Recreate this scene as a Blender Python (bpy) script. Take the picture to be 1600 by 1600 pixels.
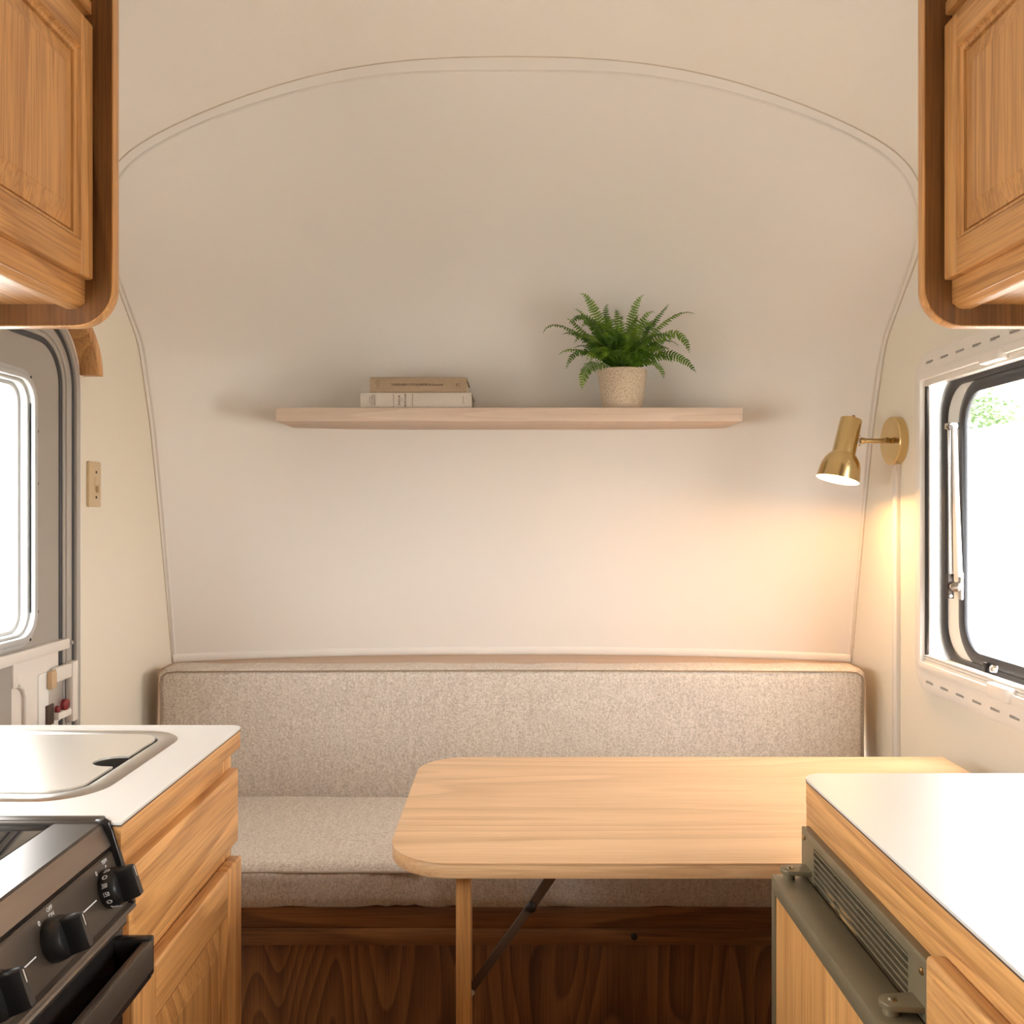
import bpy, bmesh, math, random
import numpy as np
from mathutils import Vector, Matrix

for o in list(bpy.data.objects):
    bpy.data.objects.remove(o)
scene = bpy.context.scene
COL = scene.collection

# ------------------------------------------------------------------ camera
F = 1400.0            # focal length in pixels of the 1600 px frame
EYE = 1.25            # camera height above the floor
cam_d = bpy.data.cameras.new('camera')
cam_d.sensor_width = 36.0
cam_d.lens = 36.0 * F / 1600.0
cam_d.clip_start = 0.02
cam = bpy.data.objects.new('camera', cam_d)
COL.objects.link(cam)
cam.location = (0, 0, EYE)
cam.rotation_euler = (math.radians(90), 0, 0)
scene.camera = cam

# ------------------------------------------------------------------ world: bright overcast day
world = bpy.data.worlds.new('overcast_sky')
scene.world = world
world.use_nodes = True
bg = world.node_tree.nodes['Background']
bg.inputs['Color'].default_value = (0.985, 0.985, 0.985, 1)
bg.inputs['Strength'].default_value = 8.0

scene.view_settings.view_transform = 'Standard'
scene.view_settings.look = 'None'
scene.view_settings.gamma = 1.0
scene.view_settings.use_curve_mapping = False
scene.view_settings.exposure = 1.2

def portal(name, x, y, z, sy, sz, rot):
    d = bpy.data.lights.new(name, 'AREA')
    d.shape = 'RECTANGLE'; d.size = sy; d.size_y = sz
    d.cycles.is_portal = True
    o = bpy.data.objects.new(name, d); COL.objects.link(o)
    o.location = (x, y, z); o.rotation_euler = rot
H = math.pi / 2
portal('window_right_offscreen', 1.10, 1.83, 1.23, 0.76, 0.76, (0, H, 0))
portal('window_door_left_offscreen', -1.10, 1.74, 1.26, 0.60, 0.30, (0, -H, 0))
portal('window_worktop_right_offscreen', 1.10, 0.40, 1.22, 0.46, 0.70, (0, H, 0))
portal('window_worktop_left_offscreen', -1.10, 0.55, 1.22, 0.46, 1.00, (0, -H, 0))

# ------------------------------------------------------------------ helpers
ORG = {}
def P(x, y, Y):
    """photo pixel + chosen depth -> point in the room"""
    return Vector(((x - 800) * Y / F, Y, EYE + (800 - y) * Y / F))

def tag(o, label=None, cat=None, group=None, kind=None):
    if label: o['label'] = label
    if cat: o['category'] = cat
    if group: o['group'] = group
    if kind: o['kind'] = kind
    return o

def thing(name, loc, label, cat, group=None):
    o = bpy.data.objects.new(name, None)
    o.empty_display_size = 0.05
    COL.objects.link(o); o.location = loc
    ORG[o.name] = Vector(loc)
    return tag(o, label, cat, group)

def link(name, me, mat, parent=None, smooth=False, base=None):
    """mesh given in room coordinates -> object under parent (or top-level with origin at its base)"""
    if parent is not None:
        org = ORG[parent.name]
    else:
        vs = np.empty(len(me.vertices) * 3); me.vertices.foreach_get('co', vs)
        vs = vs.reshape(-1, 3)
        mn, mx = vs.min(0), vs.max(0)
        org = Vector(base) if base else Vector(((mn[0]+mx[0])/2, (mn[1]+mx[1])/2, mn[2]))
    me.transform(Matrix.Translation(-org))
    if mat is not None:
        for m in (mat if isinstance(mat, (list, tuple)) else [mat]):
            me.materials.append(m)
    if smooth:
        me.polygons.foreach_set('use_smooth', [True] * len(me.polygons))
        if smooth is not True:
            me.set_sharp_from_angle(angle=math.radians(smooth))
    o = bpy.data.objects.new(name, me); COL.objects.link(o)
    if parent is not None:
        o.parent = parent
    else:
        o.location = org
    ORG[o.name] = org
    return o

def from_bm(bm):
    bmesh.ops.recalc_face_normals(bm, faces=bm.faces)
    me = bpy.data.meshes.new('mesh'); bm.to_mesh(me); bm.free()
    return me

def from_py(v, f):
    me = bpy.data.meshes.new('mesh')
    me.from_pydata([tuple(p) for p in v], [], f); me.update()
    return me

def bm_box(bm, x0, x1, y0, y1, z0, z1):
    vs = [bm.verts.new((x, y, z)) for x in (x0, x1) for y in (y0, y1) for z in (z0, z1)]
    q = [(0, 1, 3, 2), (4, 6, 7, 5), (0, 4, 5, 1), (2, 3, 7, 6), (0, 2, 6, 4), (1, 5, 7, 3)]
    return [bm.faces.new([vs[i] for i in f]) for f in q]

def bevel(bm, w, seg=2, ang=30):
    if w <= 0: return
    es = [e for e in bm.edges if len(e.link_faces) == 2 and e.calc_face_angle(0) > math.radians(ang)]
    bmesh.ops.bevel(bm, geom=es, offset=w, segments=seg, profile=0.5, affect='EDGES', clamp_overlap=True)

def box(name, x0, x1, y0, y1, z0, z1, mat, parent=None, bev=0.0015, seg=2):
    bm = bmesh.new()
    bm_box(bm, min(x0, x1), max(x0, x1), min(y0, y1), max(y0, y1), min(z0, z1), max(z0, z1))
    bmesh.ops.recalc_face_normals(bm, faces=bm.faces)
    bevel(bm, bev, seg)
    return link(name, from_bm(bm), mat, parent, smooth=35 if bev > 0 else False)

def rrect(u0, u1, v0, v1, r, n=6):
    """rounded rectangle, r one radius or four (u1v1, u0v1, u0v0, u1v0)"""
    rs = r if isinstance(r, (list, tuple)) else [r] * 4
    cs = [(u1, v1, 1, 1, 0), (u0, v1, -1, 1, 90), (u0, v0, -1, -1, 180), (u1, v0, 1, -1, 270)]
    pts = []
    for (u, v, su, sv, a0), rr in zip(cs, rs):
        cu, cv = u - su * rr, v - sv * rr
        for k in range(n + 1):
            a = math.radians(a0 + 90 * k / n)
            pts.append((cu + rr * math.cos(a), cv + rr * math.sin(a)))
    return pts

def to3(plane, u, v, a):
    return {'YZ': (a, u, v), 'XY': (u, v, a), 'XZ': (u, a, v)}[plane]

def prism(name, plane, pts, a0, a1, mat, parent=None, bev=0.0, seg=2, smooth=35):
    bm = bmesh.new()
    lo = [bm.verts.new(to3(plane, u, v, a0)) for u, v in pts]
    hi = [bm.verts.new(to3(plane, u, v, a1)) for u, v in pts]
    n = len(pts)
    bm.faces.new(lo); bm.faces.new(hi[::-1])
    for i in range(n):
        bm.faces.new((lo[i], lo[(i+1) % n], hi[(i+1) % n], hi[i]))
    bmesh.ops.remove_doubles(bm, verts=bm.verts, dist=1e-6)
    bmesh.ops.recalc_face_normals(bm, faces=bm.faces)
    bevel(bm, bev, seg, 50)
    return link(name, from_bm(bm), mat, parent, smooth=smooth)

def ring(name, plane, outer, inner, a0, a1, mat, parent=None, bev=0.0):
    """flat ring between two outlines with the same point count, extruded a0..a1"""
    n = len(outer)
    v = []
    for a in (a0, a1):
        v += [to3(plane, *p, a) for p in outer]
        v += [to3(plane, *p, a) for p in inner]
    f = []
    for i in range(n):
        j = (i + 1) % n
        f += [(i, j, n+j, n+i), (2*n+i, 3*n+i, 3*n+j, 2*n+j), (i, 2*n+i, 2*n+j, j), (n+i, n+j, 3*n+j, 3*n+i)]
    bm = bmesh.new()
    vs = [bm.verts.new(p) for p in v]
    for q in f: bm.faces.new([vs[k] for k in q])
    bmesh.ops.recalc_face_normals(bm, faces=bm.faces)
    bevel(bm, bev, 2, 50)
    return link(name, from_bm(bm), mat, parent, smooth=35)

def loft(name, loops, mat, parent=None, closed=True, cap=(True, True), smooth=35):
    bm = bmesh.new()
    L = [[bm.verts.new(p) for p in lp] for lp in loops]
    n = len(L[0])
    for a, b in zip(L[:-1], L[1:]):
        for i in range(n if closed else n - 1):
            j = (i + 1) % n
            bm.faces.new((a[i], a[j], b[j], b[i]))
    if cap[0]: bm.faces.new(L[0])
    if cap[1]: bm.faces.new(L[-1])
    return link(name, from_bm(bm), mat, parent, smooth=smooth)

def basis(d):
    d = Vector(d).normalized()
    h = Vector((0, 0, 1)) if abs(d.z) < 0.9 else Vector((1, 0, 0))
    a = d.cross(h).normalized(); b = d.cross(a).normalized()
    return d, a, b

def lathe(name, o, d, prof, mat, parent=None, n=32, smooth=40, cap=(True, True)):
    """profile [(distance along d, radius)]"""
    d, a, b = basis(d); o = Vector(o)
    loops = []
    for t, r in prof:
        loops.append([o + d * t + (a * math.cos(2*math.pi*k/n) + b * math.sin(2*math.pi*k/n)) * max(r, 1e-4) for k in range(n)])
    return loft(name, loops, mat, parent, cap=cap, smooth=smooth)

def tube_loops(path, r, n=8):
    path = [Vector(p) for p in path]
    loops = []
    prev = None
    for i, p in enumerate(path):
        t = (path[min(i+1, len(path)-1)] - path[max(i-1, 0)]).normalized()
        if prev is None:
            _, a, b = basis(t)
        else:
            a = (prev - t * prev.dot(t)).normalized(); b = t.cross(a)
        prev = a
        rr = r[i] if isinstance(r, (list, tuple)) else r
        loops.append([p + (a * math.cos(2*math.pi*k/n) + b * math.sin(2*math.pi*k/n)) * rr for k in range(n)])
    return loops

def tube(name, path, r, mat, parent=None, n=8):
    return loft(name, tube_loops(path, r, n), mat, parent, smooth=50)

def text_mesh(body, size, align='CENTER', bold=0.0, space=1.0):
    c = bpy.data.curves.new('text', 'FONT')
    c.body = body; c.size = size; c.align_x = align; c.align_y = 'CENTER'
    c.extrude = 0.0002; c.offset = bold; c.resolution_u = 2; c.space_character = space
    o = bpy.data.objects.new('text', c); COL.objects.link(o)
    dg = bpy.context.evaluated_depsgraph_get()
    me = bpy.data.meshes.new_from_object(o.evaluated_get(dg))
    bpy.data.objects.remove(o); bpy.data.curves.remove(c)
    me.materials.clear()
    return me

def text(name, body, size, M, mat, parent, bold=0.0, space=1.0, fit=None):
    me = text_mesh(body, size, bold=bold, space=space)
    if fit:
        xs = [v.co.x for v in me.vertices]
        w = max(xs) - min(xs)
        me.transform(Matrix.Diagonal((fit / w, 1, 1, 1)))
    me.transform(M)
    return link(name, me, mat, parent)

# ------------------------------------------------------------------ materials
def new_mat(name):
    m = bpy.data.materials.new(name); m.use_nodes = True
    nt = m.node_tree
    return m, nt, nt.nodes['Principled BSDF']

def N(nt, typ, **kw):
    n = nt.nodes.new(typ)
    for k, v in kw.items():
        if k in n.inputs.keys() if isinstance(k, str) else False:
            n.inputs[k].default_value = v
        else:
            setattr(n, k, v)
    return n

def plain(name, col, rough=0.5, metal=0.0, spec=0.5, bump=0.0, bscale=200, coat=0.0, var=0.0):
    m, nt, b = new_mat(name)
    b.inputs['Base Color'].default_value = (*col, 1)
    b.inputs['Roughness'].default_value = rough
    b.inputs['Metallic'].default_value = metal
    b.inputs['Specular IOR Level'].default_value = spec
    b.inputs['Coat Weight'].default_value = coat
    tc = N(nt, 'ShaderNodeTexCoord')
    if bump:
        no = N(nt, 'ShaderNodeTexNoise'); no.inputs['Scale'].default_value = bscale
        no.inputs['Detail'].default_value = 3
        nt.links.new(tc.outputs['Object'], no.inputs['Vector'])
        bp = N(nt, 'ShaderNodeBump'); bp.inputs['Strength'].default_value = bump; bp.inputs['Distance'].default_value = 0.002
        nt.links.new(no.outputs['Fac'], bp.inputs['Height']); nt.links.new(bp.outputs['Normal'], b.inputs['Normal'])
    if var:
        n2 = N(nt, 'ShaderNodeTexNoise'); n2.inputs['Scale'].default_value = 3.0; n2.inputs['Detail'].default_value = 2
        nt.links.new(tc.outputs['Object'], n2.inputs['Vector'])
        mx = N(nt, 'ShaderNodeMix', data_type='RGBA')
        mx.inputs[6].default_value = (*col, 1)
        mx.inputs[7].default_value = (*[c * (1 - var) for c in col], 1)
        nt.links.new(n2.outputs['Fac'], mx.inputs[0]); nt.links.new(mx.outputs[2], b.inputs['Base Color'])
    return m

def wood(name, light, dark, axis, figure=5.0, along=0.5, contrast=0.6, rough=0.38, coat=0.15, pore=0.35, seed=0.0, rings=9.0):
    """oak-like grain running along one axis: contour lines of a stretched noise plus fine pores"""
    m, nt, b = new_mat(name)
    L = nt.links
    tc = N(nt, 'ShaderNodeTexCoord')
    mp = N(nt, 'ShaderNodeMapping')
    sc = [figure] * 3; sc['XYZ'.index(axis)] = along
    mp.inputs['Scale'].default_value = sc
    mp.inputs['Location'].default_value = (seed, seed * 1.7, seed * 0.6)
    L.new(tc.outputs['Object'], mp.inputs['Vector'])
    n1 = N(nt, 'ShaderNodeTexNoise'); n1.inputs['Scale'].default_value = 1.0
    n1.inputs['Detail'].default_value = 1.5; n1.inputs['Roughness'].default_value = 0.45; n1.inputs['Distortion'].default_value = 0.15
    L.new(mp.outputs['Vector'], n1.inputs['Vector'])
    mul = N(nt, 'ShaderNodeMath', operation='MULTIPLY'); mul.inputs[1].default_value = rings
    L.new(n1.outputs['Fac'], mul.inputs[0])
    fr = N(nt, 'ShaderNodeMath', operation='FRACT'); L.new(mul.outputs[0], fr.inputs[0])
    rp = N(nt, 'ShaderNodeValToRGB')
    e = rp.color_ramp.elements
    e[0].position = 0.0; e[0].color = (0, 0, 0, 1)
    e[1].position = 1.0; e[1].color = (0, 0, 0, 1)
    e2 = rp.color_ramp.elements.new(0.72); e2.color = (0.75, 0.75, 0.75, 1)
    e3 = rp.color_ramp.elements.new(0.9); e3.color = (1, 1, 1, 1)
    L.new(fr.outputs[0], rp.inputs['Fac'])
    # pores
    mp2 = N(nt, 'ShaderNodeMapping')
    sc2 = [260.0] * 3; sc2['XYZ'.index(axis)] = 7.0
    mp2.inputs['Scale'].default_value = sc2
    L.new(tc.outputs['Object'], mp2.inputs['Vector'])
    n2 = N(nt, 'ShaderNodeTexNoise'); n2.inputs['Scale'].default_value = 1.0; n2.inputs['Detail'].default_value = 2.5
    L.new(mp2.outputs['Vector'], n2.inputs['Vector'])
    r2 = N(nt, 'ShaderNodeValToRGB')
    r2.color_ramp.elements[0].position = 0.42; r2.color_ramp.elements[1].position = 0.68
    L.new(n2.outputs['Fac'], r2.inputs['Fac'])
    # broad tone
    mp3 = N(nt, 'ShaderNodeMapping')
    sc3 = [22.0] * 3; sc3['XYZ'.index(axis)] = 1.2
    mp3.inputs['Scale'].default_value = sc3
    L.new(tc.outputs['Object'], mp3.inputs['Vector'])
    n3 = N(nt, 'ShaderNodeTexNoise'); n3.inputs['Scale'].default_value = 1.0; n3.inputs['Detail'].default_value = 3
    L.new(mp3.outputs['Vector'], n3.inputs['Vector'])
    f1 = N(nt, 'ShaderNodeMath', operation='MULTIPLY'); f1.inputs[1].default_value = contrast * 0.62
    L.new(rp.outputs['Color'], f1.inputs[0])
    f2 = N(nt, 'ShaderNodeMath', operation='MULTIPLY_ADD'); f2.inputs[1].default_value = pore
    L.new(r2.outputs['Color'], f2.inputs[0]); L.new(f1.outputs[0], f2.inputs[2])
    f3 = N(nt, 'ShaderNodeMath', operation='MULTIPLY_ADD'); f3.inputs[1].default_value = contrast * 0.9; 
    sub = N(nt, 'ShaderNodeMath', operation='SUBTRACT'); sub.inputs[1].default_value = 0.38
    L.new(n3.outputs['Fac'], sub.inputs[0]); L.new(sub.outputs[0], f3.inputs[0]); L.new(f2.outputs[0], f3.inputs[2])
    cl = N(nt, 'ShaderNodeClamp'); L.new(f3.outputs[0], cl.inputs[0])
    mx = N(nt, 'ShaderNodeMix', data_type='RGBA')
    mx.inputs[6].default_value = (*light, 1); mx.inputs[7].default_value = (*dark, 1)
    L.new(cl.outputs[0], mx.inputs[0]); L.new(mx.outputs[2], b.inputs['Base Color'])
    b.inputs['Roughness'].default_value = rough
    b.inputs['Coat Weight'].default_value = coat; b.inputs['Coat Roughness'].default_value = 0.25
    bp = N(nt, 'ShaderNodeBump'); bp.inputs['Strength'].default_value = 0.06; bp.inputs['Distance'].default_value = 0.001
    L.new(cl.outputs[0], bp.inputs['Height']); L.new(bp.outputs['Normal'], b.inputs['Normal'])
    return m

def fabric(name, c1, c2):
    m, nt, b = new_mat(name); L = nt.links
    tc = N(nt, 'ShaderNodeTexCoord')
    def stretched(sx, sy, sz, det=2):
        mp = N(nt, 'ShaderNodeMapping'); mp.inputs['Scale'].default_value = (sx, sy, sz)
        L.new(tc.outputs['Object'], mp.inputs['Vector'])
        n = N(nt, 'ShaderNodeTexNoise'); n.inputs['Scale'].default_value = 1; n.inputs['Detail'].default_value = det
        L.new(mp.outputs['Vector'], n.inputs['Vector'])
        return n.outputs['Fac']
    a = stretched(420, 120, 120); c = stretched(120, 420, 420); s = stretched(130, 26, 26, 3); s2 = stretched(200, 200, 200, 1)
    def add(x, y, k):
        n = N(nt, 'ShaderNodeMath', operation='MULTIPLY_ADD'); n.inputs[1].default_value = k
        L.new(y, n.inputs[0])
        if x is None: n.inputs[2].default_value = 0
        else: L.new(x, n.inputs[2])
        return n.outputs[0]
    t = add(add(add(add(None, a, .33), c, .30), s, .17), s2, .33)
    rp = N(nt, 'ShaderNodeValToRGB')
    rp.color_ramp.elements[0].position = 0.42; rp.color_ramp.elements[0].color = (*c2, 1)
    rp.color_ramp.elements[1].position = 0.66; rp.color_ramp.elements[1].color = (*c1, 1)
    L.new(t, rp.inputs['Fac']); L.new(rp.outputs['Color'], b.inputs['Base Color'])
    b.inputs['Roughness'].default_value = 0.95; b.inputs['Specular IOR Level'].default_value = 0.1
    b.inputs['Sheen Weight'].default_value = 0.15
    bp = N(nt, 'ShaderNodeBump'); bp.inputs['Strength'].default_value = 0.5; bp.inputs['Distance'].default_value = 0.0012
    L.new(t, bp.inputs['Height']); L.new(bp.outputs['Normal'], b.inputs['Normal'])
    return m

def speckle(name, base, spot, scale=150, lo=0.56, hi=0.66, rough=0.7):
    m, nt, b = new_mat(name); L = nt.links
    tc = N(nt, 'ShaderNodeTexCoord')
    n = N(nt, 'ShaderNodeTexNoise'); n.inputs['Scale'].default_value = scale; n.inputs['Detail'].default_value = 2
    L.new(tc.outputs['Object'], n.inputs['Vector'])
    rp = N(nt, 'ShaderNodeValToRGB')
    rp.color_ramp.elements[0].position = lo; rp.color_ramp.elements[0].color = (*base, 1)
    rp.color_ramp.elements[1].position = hi; rp.color_ramp.elements[1].color = (*spot, 1)
    L.new(n.outputs['Fac'], rp.inputs['Fac']); L.new(rp.outputs['Color'], b.inputs['Base Color'])
    b.inputs['Roughness'].default_value = rough
    bp = N(nt, 'ShaderNodeBump'); bp.inputs['Strength'].default_value = 0.15; bp.inputs['Distance'].default_value = 0.001
    L.new(n.outputs['Fac'], bp.inputs['Height']); L.new(bp.outputs['Normal'], b.inputs['Normal'])
    return m

def brushed(name, col, rough, axis, metal=1.0):
    m, nt, b = new_mat(name); L = nt.links
    b.inputs['Metallic'].default_value = metal
    tc = N(nt, 'ShaderNodeTexCoord'); mp = N(nt, 'ShaderNodeMapping')
    sc = [300.0] * 3; sc['XYZ'.index(axis)] = 4.0
    mp.inputs['Scale'].default_value = sc
    L.new(tc.outputs['Object'], mp.inputs['Vector'])
    n = N(nt, 'ShaderNodeTexNoise'); n.inputs['Scale'].default_value = 1; n.inputs['Detail'].default_value = 2
    L.new(mp.outputs['Vector'], n.inputs['Vector'])
    mx = N(nt, 'ShaderNodeMix', data_type='RGBA')
    mx.inputs[6].default_value = (*col, 1); mx.inputs[7].default_value = (*[c * 0.86 for c in col], 1)
    L.new(n.outputs['Fac'], mx.inputs[0]); L.new(mx.outputs[2], b.inputs['Base Color'])
    b.inputs['Roughness'].default_value = rough
    return m

def emit(name, col, s):
    m, nt, b = new_mat(name)
    b.inputs['Base Color'].default_value = (*col, 1)
    b.inputs['Emission Color'].default_value = (*col, 1); b.inputs['Emission Strength'].default_value = s
    return m

def glass(name, tint, gloss=0.06):
    m, nt, b = new_mat(name); nt.nodes.remove(b)
    out = nt.nodes['Material Output']
    t = N(nt, 'ShaderNodeBsdfTransparent'); t.inputs['Color'].default_value = (*tint, 1)
    g = N(nt, 'ShaderNodeBsdfGlossy'); g.inputs['Roughness'].default_value = 0.02
    mx = N(nt, 'ShaderNodeMixShader'); mx.inputs[0].default_value = gloss
    nt.links.new(t.outputs[0], mx.inputs[1]); nt.links.new(g.outputs[0], mx.inputs[2])
    nt.links.new(mx.outputs[0], out.inputs['Surface'])
    return m

def leafmat(name, c1, c2):
    m, nt, b = new_mat(name); L = nt.links
    tc = N(nt, 'ShaderNodeTexCoord')
    n = N(nt, 'ShaderNodeTexNoise'); n.inputs['Scale'].default_value = 25; n.inputs['Detail'].default_value = 2
    L.new(tc.outputs['Object'], n.inputs['Vector'])
    rp = N(nt, 'ShaderNodeValToRGB')
    rp.color_ramp.elements[0].position = 0.35; rp.color_ramp.elements[0].color = (*c1, 1)
    rp.color_ramp.elements[1].position = 0.7; rp.color_ramp.elements[1].color = (*c2, 1)
    L.new(n.outputs['Fac'], rp.inputs['Fac']); L.new(rp.outputs['Color'], b.inputs['Base Color'])
    b.inputs['Roughness'].default_value = 0.45
    out = nt.nodes['Material Output']
    tr = N(nt, 'ShaderNodeBsdfTranslucent'); L.new(rp.outputs['Color'], tr.inputs['Color'])
    mx = N(nt, 'ShaderNodeMixShader'); mx.inputs[0].default_value = 0.3
    L.new(b.outputs[0], mx.inputs[1]); L.new(tr.outputs[0], mx.inputs[2]); L.new(mx.outputs[0], out.inputs['Surface'])
    return m

OAK_L, OAK_D = (0.76, 0.40, 0.14), (0.32, 0.13, 0.036)
WAL_L, WAL_D = (0.29, 0.125, 0.038), (0.085, 0.030, 0.009)
M = {}
M['cap'] = plain('warm white moulded end wall', (0.81, 0.765, 0.71), 0.42, bump=0.02, bscale=60)
M['side'] = plain('cream side wall', (0.82, 0.755, 0.635), 0.5, bump=0.02, bscale=60)
M['ceil'] = plain('textured ceiling', (0.82, 0.765, 0.685), 0.7, bump=0.35, bscale=260)
M['bead'] = plain('white moulding', (0.83, 0.785, 0.73), 0.4)
for ax in 'XYZ':
    M['oak' + ax] = wood('honey oak along ' + ax, OAK_L, OAK_D, ax, contrast=0.75, pore=0.40, rings=14.0, seed=ord(ax) * 0.37)
    M['wal' + ax] = wood('dark stained oak along ' + ax, WAL_L, WAL_D, ax, contrast=0.8, rings=14.0, seed=ord(ax) * 0.11)
for ax in 'YZ':
    M['cup' + ax] = wood('honey oak panel along ' + ax, OAK_L, OAK_D, ax, figure=8.0, along=0.4, contrast=0.6, pore=0.40, rings=9.0, seed=ord(ax) * 0.53)
M['endZ'] = wood('dark stained oak end panel', WAL_L, WAL_D, 'Z', contrast=0.7, seed=5.0)
M['fridgeZ'] = wood('honey oak fridge panel', OAK_L, OAK_D, 'Z', contrast=0.6, seed=1.3)
M['seam'] = plain('tan sealant', (0.60, 0.52, 0.42), 0.7)
M['benchZ'] = wood('dark stained oak bench panel', WAL_L, WAL_D, 'Z', figure=4.2, along=0.9, contrast=1.0, rings=22, pore=0.3, seed=3.3)
M['tableX'] = wood('pale oak table', (0.74, 0.48, 0.265), (0.50, 0.285, 0.13), 'X', figure=4.5, along=0.55, contrast=0.8, pore=0.32, rings=11, seed=2.1, rough=0.33)
M['tedge'] = wood('pale oak table edge', (0.74, 0.48, 0.265), (0.50, 0.285, 0.13), 'X', figure=30, along=1.5, contrast=0.6)
M['ash'] = wood('pale ash shelf', (0.69, 0.545, 0.43), (0.55, 0.40, 0.30), 'X', figure=14, along=0.7, contrast=0.8, pore=0.25, rings=7, rough=0.55, coat=0)
M['ledge'] = wood('pinkish wood ledge', (0.52, 0.33, 0.20), (0.40, 0.24, 0.14), 'X', figure=12, along=0.7, contrast=0.5)
M['fab'] = fabric('oatmeal tweed', (0.70, 0.615, 0.53), (0.42, 0.345, 0.275))
M['pipe'] = plain('seam thread', (0.33, 0.25, 0.18), 0.9)
M['lam'] = plain('warm grey laminate', (0.66, 0.625, 0.58), 0.40, bump=0.03, bscale=300)
M['line'] = plain('dark laminate line', (0.09, 0.05, 0.03), 0.6)
M['steel'] = brushed('brushed stainless steel', (0.70, 0.67, 0.63), 0.3, 'X')
M['lid'] = plain('satin steel lid', (0.74, 0.69, 0.62), 0.3, metal=0.55)
M['chrome'] = plain('chrome', (0.8, 0.8, 0.8), 0.12, metal=1)
M['stove'] = brushed('dark brushed steel', (0.17, 0.15, 0.135), 0.3, 'Y')
M['panel'] = plain('bronze control panel', (0.10, 0.078, 0.06), 0.38, metal=0.5)
M['black'] = plain('black plastic', (0.012, 0.012, 0.013), 0.32)
M['enamel'] = plain('black enamel', (0.018, 0.015, 0.014), 0.22)
M['bglass'] = plain('black glass', (0.01, 0.01, 0.012), 0.04, spec=0.8)
M['white'] = plain('white ink', (0.75, 0.75, 0.75), 0.6)
M['champ'] = plain('champagne painted metal', (0.205, 0.165, 0.098), 0.42, metal=0.35)
M['brass'] = brushed('brushed brass', (0.74, 0.55, 0.26), 0.24, 'Z')
M['brassd'] = plain('dark brass', (0.42, 0.29, 0.13), 0.3, metal=1)
M['inner'] = plain('white enamel shade lining', (0.9, 0.86, 0.78), 0.5)
M['bulb'] = emit('glowing warm bulb', (1.0, 0.74, 0.42), 60.0)
M['plast'] = plain('white plastic', (0.80, 0.745, 0.68), 0.35)
M['ivory'] = plain('ivory plastic', (0.62, 0.47, 0.28), 0.4)
M['ink'] = plain('brown print', (0.13, 0.085, 0.05), 0.8)
M['alum'] = plain('aluminium', (0.62, 0.60, 0.57), 0.35, metal=0.75)
M['doorf'] = plain('satin grey aluminium', (0.47, 0.44, 0.40), 0.5, metal=0.35)
M['doorw'] = plain('pale grey aluminium', (0.50, 0.50, 0.49), 0.5, metal=0.2)
M['jamb'] = plain('cream window reveal', (0.80, 0.76, 0.68), 0.5)
M['greyf'] = plain('grey screen cloth', (0.40, 0.365, 0.32), 0.9, bump=0.5, bscale=500)
M['rubber'] = plain('black rubber', (0.045, 0.046, 0.052), 0.33)
M['wframe'] = plain('white window frame', (0.85, 0.84, 0.80), 0.4)
M['pane'] = glass('clear acrylic pane', (0.97, 0.98, 0.98), 0.05)
M['latchshade'] = plain('dark latch opening shade', (0.06, 0.03, 0.02), 0.4)  # near-black brown that paints in the shade inside the latch opening
M['red'] = plain('red plastic', (0.22, 0.015, 0.015), 0.35)
M['tan'] = plain('tan plastic', (0.60, 0.42, 0.25), 0.4)
M['cover1'] = speckle('brown linen book cloth', (0.40, 0.29, 0.19), (0.31, 0.22, 0.14), 350, 0.4, 0.7, 0.9)
M['cover2'] = speckle('pale linen book cloth', (0.62, 0.55, 0.475), (0.50, 0.435, 0.365), 350, 0.4, 0.7, 0.9)
M['paper'] = plain('book pages', (0.62, 0.52, 0.40), 0.9)
M['pot'] = speckle('speckled stoneware', (0.63, 0.51, 0.375), (0.36, 0.245, 0.145), 260, 0.48, 0.72, 0.75)
M['glaze'] = plain('pale glaze', (0.66, 0.53, 0.40), 0.3)
M['soil'] = plain('dark soil', (0.02, 0.014, 0.009), 0.95, bump=0.8, bscale=80)
M['leaf'] = leafmat('fern green', (0.075, 0.175, 0.008), (0.23, 0.40, 0.03))
M['leafd'] = leafmat('deep fern green', (0.045, 0.115, 0.008), (0.12, 0.25, 0.02))
M['bolt'] = plain('dark steel', (0.05, 0.04, 0.035), 0.4, metal=0.8)
M['brace'] = plain('brown metal brace', (0.10, 0.062, 0.04), 0.45, metal=0.4)
M['floor'] = wood('oak vinyl floor', (0.36, 0.2, 0.09), (0.2, 0.1, 0.04), 'Y')
M['ground'] = plain('pale gravel', (0.55, 0.53, 0.49), 0.9)
M['fence'] = plain('weathered cedar', (0.36, 0.25, 0.19), 0.8, var=0.3)
M['siding'] = plain('white siding', (0.75, 0.75, 0.75), 0.7)
M['roof'] = plain('pale grey roof', (0.30, 0.30, 0.30), 0.8)
M['bark'] = plain('bark', (0.16, 0.11, 0.08), 0.9)
M['tree'] = leafmat('tree leaves', (0.06, 0.10, 0.035), (0.12, 0.18, 0.07))

# ------------------------------------------------------------------ shell of the trailer
HALF = 1.0
SPRING, CROWN = EYE + 0.50, EYE + 1.00      # where the roof starts to curve / its top
YB, YF = -1.85, 2.90

def roof_x(z):                              # half width of the shell at height z
    if z <= SPRING: return HALF
    k = min((z - SPRING) / (CROWN - SPRING), 1.0)
    return HALF * max(1 - k * k, 0.0) ** (1 / 2.4)

def roof_z(x):
    return SPRING + (CROWN - SPRING) * max(1 - abs(x / HALF) ** 2.4, 0.0) ** 0.5

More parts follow.
